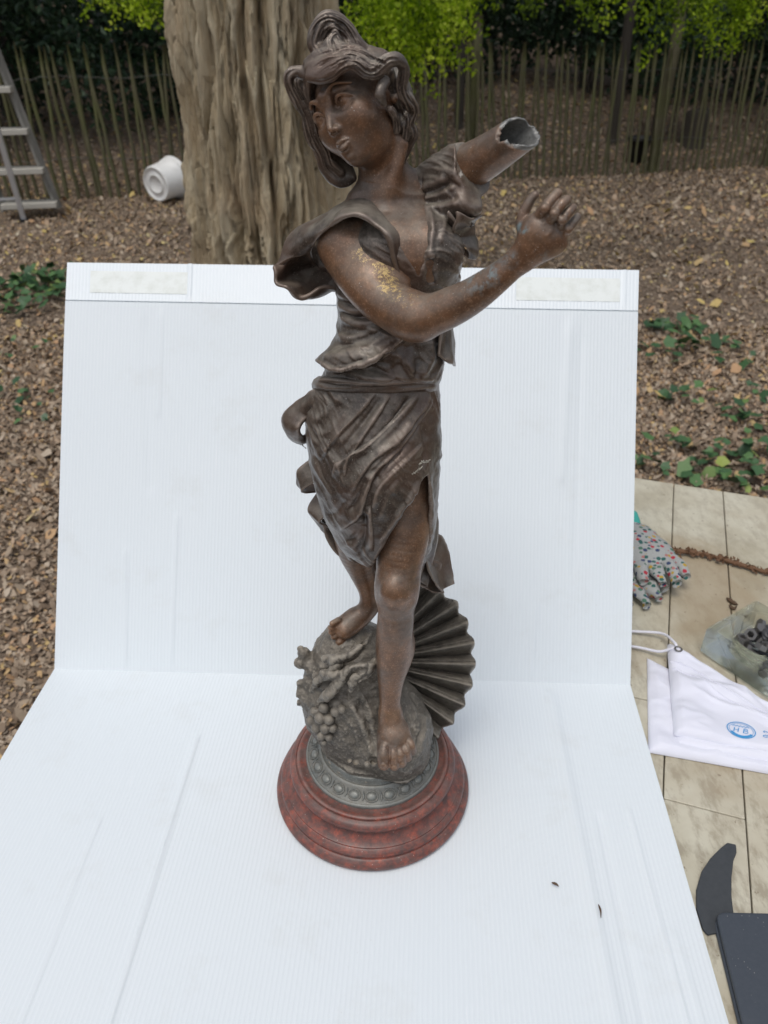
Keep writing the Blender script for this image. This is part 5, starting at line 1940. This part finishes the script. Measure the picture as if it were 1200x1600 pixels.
def cuff(X, Y, Z):
    c_, n_ = S(741, 274, -.006), _ax + np.array([-.08, .0, .10])
    n_ = n_ / np.linalg.norm(n_)
    d = (X - c_[0]) * n_[0] + (Y - c_[1]) * n_[1] + (Z - c_[2]) * n_[2]
    return -(d + .0045 * (vnoise(np.stack(np.broadcast_arrays(X, Y, Z), -1) * 75) - .5))


BOD.add(cuff, S(700, 350, -.06) * [1, 0, 1] + [.008, .47, -.01], S(800, 200, 0) * [1, 0, 1] + [0, .62, .01], .0012, 's')
BOD.ell(S(560, 345, .006), np.array([38, 50, 24]) * sr(560, 345), .012)
# cut the neckline


def vneck(X, Y, Z):
    u_, v_, zc = proj(X, Y, Z)
    l_ = np.interp(v_, [290, 312, 345, 385, 425, 440], [548, 556, 592, 624, 650, 662])
    r_ = np.interp(v_, [290, 312, 345, 385, 410, 440], [662, 664, 663, 664, 662, 650])
    w_ = 3 * (vnoise(np.stack(np.broadcast_arrays(X, Y, Z), -1) * 180) - .5)
    return np.maximum(np.maximum(l_ - u_ + w_, u_ - r_ + w_) * zc / FPX, Y - Y0 + .004)


BOD.add(vneck, S(600, 450, 0) * [1, 0, 1] + [-.04, .46, -.03], S(640, 280, 0) * [1, 0, 1] + [.03, .57, .03], .0012, 's')
# hollow for the bare upper arm
lo, hi = S(480, 600, 0) * [1, 0, 1] + [-.004, .488, -.004], S(750, 240, 0) * [1, 0, 1] + [0, .615, .004]
lo, hi = lo + [-.01, 0, -.03], hi + [.01, 0, .03]
V, F = BOD.mesh(lo, hi, .00085)
V = chase(V, F, [([(640, 330), (650, 370), (664, 400)], 6, -.9), ([(668, 322), (676, 355), (672, 392), (678, 402)], 5, 1.5), ([(655, 330), (664, 360), (668, 392)], 4, -.8),
                 ([(690, 320), (694, 350), (686, 385)], 5, .9), ([(645, 335), (640, 360), (652, 395)], 6, .7), ([(563, 322), (590, 345), (612, 385), (640, 430)], 5, .8),
                 ([(672, 400), (672, 430), (676, 445)], 6, -2.2), ([(600, 330), (625, 350), (645, 372)], 4, .5),
                 ([(650, 300), (675, 288), (700, 275)], 6, 1.2), ([(655, 312), (685, 305), (715, 290)], 5, 1.0), ([(660, 325), (690, 322), (720, 318)], 5, .9), ([(652, 306), (680, 297), (708, 283)], 4, -.9), ([(658, 318), (688, 314), (718, 305)], 4, -.9),
                 ([(522, 455), (550, 465), (590, 452)], 6, 1.4), ([(524, 472), (556, 486), (600, 475)], 6, 1.6), ([(528, 492), (562, 506), (612, 494)], 6, 1.4), ([(524, 464), (552, 476), (594, 464)], 4, -1.2), ([(528, 482), (560, 496), (606, 485)], 4, -1.2),
                 ([(500, 560), (530, 556), (570, 545), (610, 520)], 6, 1.1), ([(505, 572), (540, 570), (575, 558)], 4, -.9), ([(520, 540), (550, 536), (590, 518), (630, 495)], 5, -1.0), ([(525, 525), (560, 528), (600, 510)], 6, 1.3), ([(490, 563), (525, 577), (568, 569), (612, 543), (650, 506)], 3.5, 1.0), ([(640, 535), (628, 560), (610, 585)], 6, -1.0),
                 ([(560, 575), (600, 592), (640, 590)], 7, 1.2), ([(600, 545), (628, 560), (650, 588)], 8, 2.0), ([(640, 530), (655, 560), (648, 592)], 7, -1.8), ([(668, 525), (672, 560), (655, 592)], 7, 1.9), ([(684, 530), (686, 565), (672, 590)], 6, -1.4),
                 ([(575, 572), (600, 582), (630, 600)], 5, -1.2), ([(540, 575), (570, 590), (610, 597)], 5, 1.2)], gain=1.3)
V = pleat(V, F, (.25, .1, .95), (.95, .0, -.25), 70, 16, .0014, off=5.7)
V = pleat(V, F, (.6, .1, .75), (.75, .0, -.6), 150, 30, .0007, off=1.7)
V = crumple(V, F, .0012, 100, 3)
bodice = part('bodice', V, F, M_CLOTH)
_u, _v, _ = proj(V[:, 0], V[:, 1], V[:, 2])
put(bodice.data, 'chip', (np.abs(_u - 720) / 3 + np.abs(_v - 272) / 5.5 < 1.0).astype(float))

# belt
BEL = Sculpt()
BEL.loft([(588, 498, 684, -.002, .042), (593, 490, 686, -.003, .0470), (600, 487, 686, -.003, .0482), (607, 488, 686, -.003, .0474), (613, 494, 684, -.003, .043)], .003, 'u', 2.2)
V, F = BEL.mesh(S(470, 618, 0) * [1, 0, 1] + [-.01, .488, -.035], S(705, 578, 0) * [1, 0, 1] + [.01, .62, .045], .0008)
V = chase(V, F, [([(488, 596), (540, 604), (600, 607), (690, 597)], 3, -1.3), ([(486, 588), (540, 596), (600, 600), (692, 590)], 3.5, .8), ([(490, 602), (540, 611), (600, 613), (690, 603)], 3.5, .9)])
V = crumple(V, F, .001, 120, 2)
part('belt', V, F, M_CLOTH)

# ------------------------------------------------------------------ skirt: a hollow column open over the near thigh
SKI = Sculpt()
SR = np.array([(596, 492, 686, -.002, .040), (620, 486, 685, -.003, .044), (650, 480, 687, -.004, .048), (690, 479, 688, -.008, .052), (730, 485, 688, -.012, .054), (770, 494, 686, -.016, .054), (805, 507, 682, -.018, .052), (840, 522, 675, -.018, .048),
               (870, 540, 668, -.016, .043), (900, 562, 656, -.014, .037)])
SKI.loft(SR, .004, 'u', 2.1)
inn = SR[5:].copy()
inn[0, 0] -= 5
inn[-1, 0] += 20
SKI.loft(inn, .003, 's', 2.1, grow=-.0048)
_hu = np.array([470, 500, 520, 545, 565, 578, 584, 590, 604, 624, 644, 657, 664, 700])
_hv = np.array([815, 828, 852, 870, 884, 889, 880, 866, 842, 812, 778, 752, 742, 742])


def hem(X, Y, Z):
    u_, v_, zc = proj(X, Y, Z)
    px = zc / FPX
    hv = np.interp(u_, _hu, _hv)
    ie = np.interp(v_, [742, 790, 840, 900], [668, 672, 668, 652])          # inner edge of the panel at the right
    below = (hv - v_) * px * .75
    left = (u_ - ie) * px
    front = (Y - (Y0 - .010))
    return np.maximum(np.maximum(below, left), front)


def hemb(X, Y, Z):
    u_, v_, zc = proj(X, Y, Z)
    hv = np.interp(u_, [470, 500, 520, 545, 565, 585, 640, 660, 700], [800, 818, 846, 872, 884, 892, 902, 902, 902])
    return (hv - v_) * zc / FPX * .8


SKI.add(hem, S(450, 920, 0) * [1, 0, 1] + [0, .47, 0], S(720, 700, 0) * [1, 0, 1] + [0, .57, 0], .0015, 's')
SKI.add(hemb, S(450, 940, 0) * [1, 0, 1] + [0, .47, -.03], S(720, 740, 0) * [1, 0, 1] + [0, .63, 0], .001, 's')
V, F = SKI.mesh(S(455, 920, 0) * [1, 0, 1] + [-.01, .478, -.03], S(715, 590, 0) * [1, 0, 1] + [.01, .625, .045], .00085)
V = chase(V, F, [([(590, 610), (560, 647), (522, 688), (500, 720)], 6, 1.5, 1), ([(612, 612), (580, 665), (547, 715), (538, 745)], 5, 1.7, 1), ([(598, 620), (566, 662), (530, 705)], 5, -1.2),
                 ([(655, 610), (625, 647), (580, 692), (535, 720), (520, 745)], 5, 1.6, -1), ([(672, 610), (652, 647), (620, 690), (580, 722), (545, 775)], 5.5, 2.0, 1), ([(640, 620), (610, 664), (570, 705)], 4.5, -1.3),
                 ([(677, 618), (645, 672), (615, 712), (588, 735), (572, 772), (562, 805), (527, 830)], 6, 2.8, 1), ([(662, 640), (630, 690), (598, 722), (575, 745)], 5, -2.0),
                 ([(664, 690), (622, 730), (592, 762), (580, 800)], 6, 1.7, -1), ([(640, 690), (606, 726), (584, 755)], 4.5, -1.5), ([(576, 745), (562, 775), (545, 800)], 5, -1.8),
                 ([(487, 735), (500, 785), (525, 828)], 5, 1.8), ([(578, 790), (581, 822), (582, 862)], 4.5, 2.4, 1), ([(568, 800), (570, 830), (560, 868)], 6, -2.8), ([(545, 846), (556, 836), (566, 815)], 6, -1.5),
                 ([(540, 780), (525, 800), (512, 805)], 5, -.8), ([(560, 690), (540, 720), (535, 745)], 4, -.9), ([(500, 680), (520, 670), (545, 640)], 6, .8), ([(490, 660), (515, 640), (535, 615)], 6, .7),
                 ([(590, 850), (612, 818), (640, 778), (658, 748)], 4, 1.5), ([(672, 750), (676, 800), (668, 860)], 5, 1.4), ([(682, 700), (680, 760), (676, 810)], 5, -1.2), ([(678, 640), (683, 700), (684, 760)], 6, 1.0),
                 ([(660, 660), (664, 700), (660, 735)], 4, -1.3), ([(528, 855), (550, 850), (575, 868)], 5, 1.2), ([(520, 838), (540, 858), (566, 876)], 4, 1.2), ([(628, 742), (606, 775), (592, 812)], 5, .9)], gain=1.45)
V = pleat(V, F, (.82, .2, .57), (-.57, .0, .82), 62, 13, .0020, off=3.1)
V = pleat(V, F, (.9, .2, .4), (-.4, .0, .9), 150, 26, .0008, off=8.1)
V = crumple(V, F, .0011, 120, 3)
skirt = part('skirt', V, F, M_CLOTH)

# ------------------------------------------------------------------ loose cloth
def cloth(name, A, B, **kw):
    V, F = ribbon(A, B, **kw)
    V = crumple(V, F, .0026, 80, 3)
    return part(name, V, F, M_CLOTH)


# the end of the over-bodice hem at the right
cloth('peplum', [(690, 500, -.020), (698, 498, -.002), (704, 496, .012)], [(689, 556, -.030), (702, 570, -.020), (715, 572, .008)], wave=.002, wn_=1, n=40)
# the sleeve cape of the near shoulder
cloth('sleeve', [(622, 428, -.046), (614, 398, -.050), (602, 368, -.052), (586, 350, -.048), (562, 338, -.046), (535, 341, -.042), (512, 356, -.034), (493, 378, -.022), (484, 392, -.012)],
      [(632, 425, -.030), (627, 392, -.030), (618, 358, -.026), (598, 328, -.016), (562, 314, .002), (508, 330, .012), (470, 360, .010), (442, 392, .004), (429, 416, -.004)], bulge=-.0015, wave=.0022, wn_=3.2, n=110, m_=24, th=.003)
cloth('sleeve', [(484, 392, -.010), (490, 408, .012), (502, 420, .018), (520, 432, .016), (535, 440, .012)],
      [(429, 416, -.004), (431, 436, -.014), (448, 455, -.018), (480, 460, -.012), (524, 448, -.004)], bulge=.006, wave=.0030, wn_=2.5, n=80, m_=24, th=.0026, seed=2)
cloth('sleeve', [(429, 416, -.003), (452, 388, .014), (475, 378, .020), (492, 382, .020), (504, 396, .020)], [(431, 436, -.006), (452, 440, .016), (480, 440, .022), (505, 435, .022), (525, 440, .018)], bulge=-.004, wave=.001, n=60, m_=20, seed=1)
# the sleeve of the broken arm with its hanging fold
cloth('sleeve', [(754, 337, -.018), (741, 343, -.008), (740, 362, -.004), (743, 384, -.006), (735, 403, -.012)], [(712, 330, -.034), (708, 350, -.034), (714, 370, -.030), (724, 388, -.024), (733, 402, -.014)], bulge=-.004, wave=.002, wn_=1.5, n=60, m_=18, seed=2)
cloth('sleeve', [(713, 346, -.030), (712, 368, -.022), (722, 386, -.014), (733, 402, -.012)], [(700, 330, -.03), (702, 352, -.02), (712, 378, -.01), (731, 400, -.010)], n=40, m_=12)
# loop of the sash at the left hip
cloth('sash', [(512, 606, -.020), (490, 610, -.012), (466, 626, .000), (446, 644, .006), (442, 662, .008), (452, 682, .008), (470, 690, .010), (480, 682, .012)],
      [(508, 632, -.022), (496, 640, -.016), (484, 650, -.012), (473, 660, -.014), (468, 669, -.016), (470, 677, -.012), (476, 680, -.002), (482, 672, .004)], bulge=.003, n=80, m_=16, th=.0028)
# edges of the back drapery showing at the left
cloth('drapery', [(490, 716, .006), (476, 724, .004), (466, 736, .004), (466, 758, .010), (482, 754, .020)], [(520, 732, .012), (505, 746, -.002), (474, 766, -.004), (480, 770, .004), (515, 766, .020)], n=50, m_=14)
cloth('drapery', [(500, 762, .012), (486, 784, .010), (482, 799, .006), (494, 815, .016), (508, 834, .018)], [(530, 770, .010), (520, 796, -.002), (500, 816, -.004), (518, 824, .004), (540, 838, .010)], n=50, m_=14)
cloth('drapery', [(502, 812, .010), (510, 842, .008), (526, 866, .006), (552, 876, .002), (580, 884, -.002)], [(545, 800, .016), (548, 825, .018), (560, 845, .020), (575, 858, .020), (592, 864, .020)], n=60, m_=14, wave=.001)
# flying end behind the near knee
cloth('drapery', [(676, 832, .030), (690, 838, .040), (700, 858, .042), (704, 884, .034), (710, 912, .020)], [(660, 850, .000), (664, 872, -.006), (668, 892, -.008), (680, 912, -.004), (694, 926, .004)], bulge=.005, n=70, m_=22, wave=.001, wn_=1)
cloth('drapery', [(672, 800, -.012), (672, 838, -.010), (664, 872, -.008), (652, 906, -.008)], [(684, 800, .016), (682, 845, .010), (672, 890, .006), (668, 918, .006), ], n=60, m_=14, bulge=-.002)
cloth('drapery', [(664, 872, -.006), (655, 895, -.010), (650, 910, -.008), (660, 918, .0)], [(690, 880, .020), (686, 900, .020), (690, 918, .018), (694, 926, .010)], n=50, m_=16, bulge=-.004)

# ------------------------------------------------------------------ rock, sea weed, shell
ROC = Sculpt()
bx = S(583, 1240)[0]
ROC.ell((bx - .002, .5575, .095), (.0525, .0500, .075), .010)
ROC.ell((bx - .018, .568, .160), (.047, .042, .066), .022)
ROC.ell((bx - .030, .560, .130), (.042, .040, .055), .018)
ROC.ell((bx + .022, .5165, .103), (.026, .0225, .027), .014)
ROC.ell((bx + .030, .545, .09), (.032, .04, .055), .016)


def plinth(X, Y, Z):
    return np.maximum(np.sqrt((X - bx) ** 2 + (Y - Y0) ** 2) - .0522, Z - .0835) + 0 * Z


ROC.add(plinth, (bx - .07, Y0 - .07, .05), (bx + .07, Y0 + .07, .10), .006)
ROC.add(lambda X, Y, Z: (0.0745 - Z) + 0 * X + 0 * Y, (-.15, .44, .0), (.12, .66, .078), 0, 's')
for c_, r_, d_ in (((474, 1020), 10, .004), ((470, 1036), 10, .000), ((482, 1030), 13, .004), ((468, 1012), 5, .004), ((490, 1046), 14, -.004), ((470, 1068), 9, -.006), ((464, 1082), 9, -.008), ((476, 1084), 12, -.010), ((466, 1098), 7, -.010), ((484, 1094), 13, -.014),
                   ((486, 1066), 14, -.008), ((478, 1102), 8, -.014)):
    ROC.ell(S(*c_, d_), np.array([1, .8, 1]) * sr(*c_, d_) * r_, .0035)
# weed stems lying over the rock
for pts in ([(585, 986, 4, -.02), (568, 1005, 5, -.026), (548, 1024, 6, -.030), (530, 1030, 6, -.028), (508, 1030, 5, -.022)], [(592, 1036, 5, -.036), (566, 1044, 6, -.040), (546, 1044, 6, -.038), (530, 1064, 6, -.038), (512, 1086, 6, -.036), (498, 1094, 4, -.032)],
            [(584, 1032, 5, -.036), (578, 1050, 6, -.042), (558, 1060, 6, -.044), (548, 1078, 4, -.044)], [(494, 1056, 5, -.016), (514, 1052, 5, -.026), (530, 1038, 5, -.030)], [(486, 1078, 4, -.018), (504, 1060, 5, -.026), (526, 1056, 5, -.036)]):
    ROC.tube(*T(pts, .0025))
V, F = ROC.mesh((-.088, .475, .052), (.068, .625, .236), .0009)
V = chase(V, F, [([(585, 985), (568, 1005), (548, 1022), (530, 1028), (510, 1032)], 4.5, 2.2), ([(592, 1035), (570, 1040), (552, 1042), (540, 1050), (528, 1070), (512, 1085), (500, 1092)], 4.5, 2.4), ([(580, 1030), (576, 1048), (556, 1058), (546, 1075)], 4.5, 2.2),
                 ([(500, 1052), (515, 1050), (530, 1036)], 4, 1.8), ([(490, 1070), (505, 1056), (525, 1054), (535, 1045)], 4, 1.6), ([(508, 1098), (520, 1080), (528, 1075)], 4, 1.4), ([(572, 1012), (556, 1030), (540, 1036)], 3.5, -1.2),
                 ([(575, 1052), (556, 1068)], 4, -1.4), ([(500, 1040), (515, 1040), (525, 1030)], 4, 1.3), ([(545, 1095), (560, 1120), (575, 1150), (582, 1185)], 5, 1.6), ([(565, 1080), (578, 1110), (586, 1150)], 4.5, 1.4), ([(556, 1100), (570, 1130), (580, 1165)], 4, -1.3),
                 ([(640, 1090), (650, 1120), (652, 1150)], 4, 1.2), ([(630, 1100), (640, 1130), (648, 1165)], 3.5, -1.0), ([(655, 1110), (664, 1130), (660, 1160)], 4, 1.2), ([(530, 1120), (550, 1150), (560, 1180)], 5, -1.0), ([(560, 1090), (572, 1125), (584, 1170)], 3, -1.2), ([(650, 1150), (640, 1180), (620, 1200)], 4, 1.2), ([(662, 1135), (655, 1170), (640, 1195)], 4, 1.3), ([(656, 1140), (648, 1172), (632, 1196)], 3, -1.2)], gain=1.4)
V = crumple(V, F, .0066, 60, 5)
V = crumple(V, F, .0016, 240, 3)
rock = part('rock', V, F, M_ROCK)
# fruit cluster and small clusters, one mesh of knobs
GRA = Sculpt()
for c_, r_, d_ in (((492, 1112), 8, -.030), ((506, 1106), 8, -.036), ((486, 1126), 7.5, -.030), ((500, 1122), 9, -.038), ((514, 1124), 8.5, -.040), ((494, 1138), 8, -.036), ((508, 1138), 8.5, -.041), ((520, 1138), 7, -.042), ((502, 1150), 7.5, -.040), ((514, 1152), 6.5, -.042), ((524, 1112), 8, -.040),
                   ((526, 1098), 9, -.034), ((534, 1108), 7, -.040), ((506, 1160), 5, -.041)):
    GRA.ell(S(*c_, d_), np.array([1, 1, 1]) * sr(*c_, d_) * r_, .0008)
GRA.ell(S(510, 1125, -.030), np.array([22, 16, 30]) * sr(510, 1125, -.03), .003)
V, F = GRA.mesh(S(470, 1175, 0) * [1, 0, 1] + [0, .50, -.02], S(548, 1085, 0) * [1, 0, 1] + [0, .55, .04], .0007)
part('fruit_cluster', V, F, M_ROCK)
GRA = Sculpt()
for c_, r_, d_ in (((552, 1180), 7, -.058), ((562, 1186), 6, -.060), ((556, 1190), 5.5, -.060), ((576, 1184), 6, -.060), ((584, 1192), 6, -.060), ((574, 1194), 5, -.060), ((546, 1188), 4, -.058)):
    GRA.ell(S(*c_, d_), np.array([1, 1, 1]) * sr(*c_, d_) * r_, .001)
V, F = GRA.mesh(S(535, 1205, 0) * [1, 0, 1] + [0, .485, -.005], S(596, 1168, 0) * [1, 0, 1] + [0, .52, .05], .0007)
part('fruit_cluster', V, F, M_ROCK)

# the fluted shell standing behind the near leg
hx, hy = 572, 1034
nR, nT = 50, 300
th0, th1 = math.radians(-58), math.radians(66)
tt = np.linspace(0, 1, nT)
ang = th0 + (th1 - th0) * tt
NF = 11
zig = np.abs(((tt * NF) % 1) * 2 - 1)                   # 1 at the ridges
zig = sstep(0, 1, zig) * .8 + zig * .2
rimr = 158 + 10 * np.sin(np.pi * tt) + 8 * (zig - .5) - 16 * np.clip(tt - .72, 0, 1) / .28
rr = np.linspace(.12, 1, nR)
V = []
for r_ in rr:
    px, py = hx + np.cos(ang) * rimr * r_, hy - np.sin(ang) * rimr * r_
    dep = .034 - .012 * r_ ** 2 - (zig - .5) * .017 * r_ ** .9 + .010 * (1 - r_) + .012 * np.clip(np.sin(ang), 0, 1) * r_
    V.append(np.array([S(a, b, c_) for a, b, c_ in zip(px, py, dep)]))
P = np.stack(V, 1)                                      # (nT, nR, 3)
N = np.cross(np.gradient(P, axis=0), np.gradient(P, axis=1))
N /= np.linalg.norm(N, axis=2)[..., None]
if (N[..., 1]).mean() > 0:
    N = -N
Vb = np.concatenate([P.reshape(-1, 3), (P + np.array([0, .0035, .0008])).reshape(-1, 3)])
f = grid_faces(nT, nR)
idx = np.arange(nT * nR).reshape(nT, nR)
loop = np.concatenate([idx[:, 0], idx[-1, 1:], idx[-2::-1, -1], idx[0, -2:0:-1]])
lo2 = np.roll(loop, -1)
Nn = nT * nR
F = np.vstack([f, f[:, ::-1] + Nn, np.stack([loop, loop + Nn, lo2 + Nn, lo2], -1)])
F = F[:, ::-1]
Vb = crumple(Vb, F, .0014, 130, 3)
part('shell', Vb, F, M_ROCK)

# ------------------------------------------------------------------ turned base
m = Mat('mottled_red_wood', spec=0.5)
n1 = m.noise(75, 8, 0.75)
n2 = m.noise(210, 6, 0.75)
c = m.ramp(n1, [(0.30, (0.05, 0.026, 0.022)), (0.45, (0.13, 0.040, 0.030)), (0.57, (0.28, 0.055, 0.030)), (0.70, (0.50, 0.11, 0.05))])
c = m.mix(m.ramp(n2, [(0.42, 0.65), (0.60, 0.0)]), c, (0.05, 0.028, 0.026))
geo = m.n('ShaderNodeNewGeometry')
c = m.mix(m.math('MULTIPLY', m.ramp(m.sep(geo.outputs['Normal'])[2], [(0.4, 0.0), (1.0, 0.55)]), m.ramp(m.noise(90, 6, .7), [(0.35, 0.2), (0.65, 1.0)])), c, (0.22, 0.165, 0.145))
c = m.mix(m.math('MULTIPLY', m.ramp(geo.outputs['Pointiness'], [(0.515, 0.0), (0.56, 0.8)]), m.ramp(m.noise(60, 4), [(0.3, 0.1), (0.65, 1.0)])), c, (0.30, 0.19, 0.16))
sp = m.ramp(m.voro(330), [(0.09, 1.0), (0.15, 0.0)])
c = m.mix(m.math('MULTIPLY', sp, m.ramp(m.noise(110, 2), [(0.56, 0.0), (0.62, 0.8)])), c, (0.50, 0.46, 0.40))
m.set('col', c)
m.set('rough', m.math('ADD', m.math('MULTIPLY', n2, 0.3), 0.28))
m.bump(m.math('ADD', n1, n2), 0.12, 0.0015)
M_RED = m.m


def lathe(prof, n=128, dy=0.0, k=1.0):
    P = np.array(prof, float) * [k, 1]
    a = np.linspace(0, 2 * np.pi, n, endpoint=False)
    V = np.stack([bx + P[:, 0][:, None] * np.cos(a), Y0 + dy + P[:, 0][:, None] * np.sin(a), BZ + P[:, 1][:, None] + 0 * a], -1).reshape(-1, 3)
    return V, grid_faces(len(P), n, close_v=True)[:, ::-1]


def arc(c, r, a0, a1, n=7):
    return [(c[0] + r * math.cos(math.radians(t)), c[1] + r * math.sin(math.radians(t))) for t in np.linspace(a0, a1, n)]


prof = [(.0, .0), (.1000, .0)] + arc((.0965, .0066), .0074, -70, 62, 9) + [(.0992, .0138), (.0980, .0142), (.0974, .0156)] + arc((.0934, .0192), .0052, -40, 66, 7) + [(.0948, .0246), (.0938, .0250), (.0934, .0262), (.0922, .0268)] + \
    [(.0895, .0290), (.0868, .0318), (.0848, .0350), (.0838, .0382), (.0846, .0388)] + arc((.0812, .0438), .0062, -48, 84, 9) + [(.0812, .0502), (.0806, .0496), (.0796, .0496)] + arc((.0776, .0504), .0022, 0, 90, 4) + [(.0760, .0524), (.0742, .0512), (.0700, .0510), (.05, .0510), (.0, .0510)]
base = part('wooden_base', *lathe(prof, 160, -.0040, 1.012), M_RED, None, 35)
prof = [(.0735, .0505), (.0738, .0530), (.0730, .0545), (.0718, .0550), (.0710, .0546), (.0700, .0552), (.0590, .0632), (.0582, .0645), (.0568, .0652), (.0552, .0648), (.0540, .0662), (.0528, .072), (.050, .0735), (.0, .0735)]
ring = part('bead_ring', *lathe(prof, 128, -.0015, .965), M_RING, None, 40)
nb = 22
ua, va = np.meshgrid(np.linspace(0, 2 * np.pi, 16, endpoint=False), np.linspace(0, np.pi / 2, 6), indexing='ij')
Vb = np.stack([.0040 * np.cos(va) * np.cos(ua), .0050 * np.cos(va) * np.sin(ua), .0020 * np.sin(va)], -1).reshape(-1, 3)
bead_me = mesh_np('bead', Vb, grid_faces(16, 6, close_u=True))
a = np.linspace(0, 2 * np.pi, 24, endpoint=False)
rimP = np.stack([.0052 * np.cos(a), .0064 * np.sin(a), 0 * a + .0004], -1)
Vr, Fr = tube_np(np.vstack([rimP, rimP[:1]]), .0008, 6, False)
rim_me = mesh_np('bead_rim', Vr, Fr)
dart = tube_np(np.array([(-.0045, 0, .0002), (0, .0012, .0012), (.0045, 0, .0002)]), np.array([.0006, .0013, .0006]), 6)
dart_me = mesh_np('dart', *dart)
for me in (bead_me, rim_me, dart_me):
    me.materials.append(M_RING)
for k in range(nb):
    a = 2 * np.pi * (k + .5) / nb
    for me, nm, da in ((bead_me, 'bead', 0), (rim_me, 'bead_rim', 0), (dart_me, 'dart', np.pi / nb)):
        o = link(nm, me, ring)
        o.location = (bx + .0622 * math.cos(a + da), Y0 - .0015 + .0622 * math.sin(a + da), BZ + .0591)
        o.rotation_euler = (0, math.radians(36), a + da)

# scraps of cobweb and lint caught on the bronze
M_LINT = Mat('pale_lint', col=(0.34, 0.32, 0.27), rough=0.95).m
for pts, r_ in (([S(655, 727, -.062), S(660, 721, -.064), S(668, 722, -.062), S(673, 718, -.060)], .0005), ([S(657, 724, -.063), S(663, 722, -.064), S(670, 720, -.060)], .0004), ([S(646, 738, -.064), S(654, 734, -.066), S(660, 728, -.064)], .0004),
                ([S(643, 741, -.064), S(650, 738, -.066), S(655, 731, -.065)], .0003), ([S(462, 690, .006), S(470, 694, .004), S(478, 700, .004)], .0004)):
    link('lint', mesh_np('lint', *tube_np(spline(pts, 16) + rng.normal(0, .0004, (16, 3)), r_ * (.5 + rng.random(16)), 6)), STAT, M_LINT)
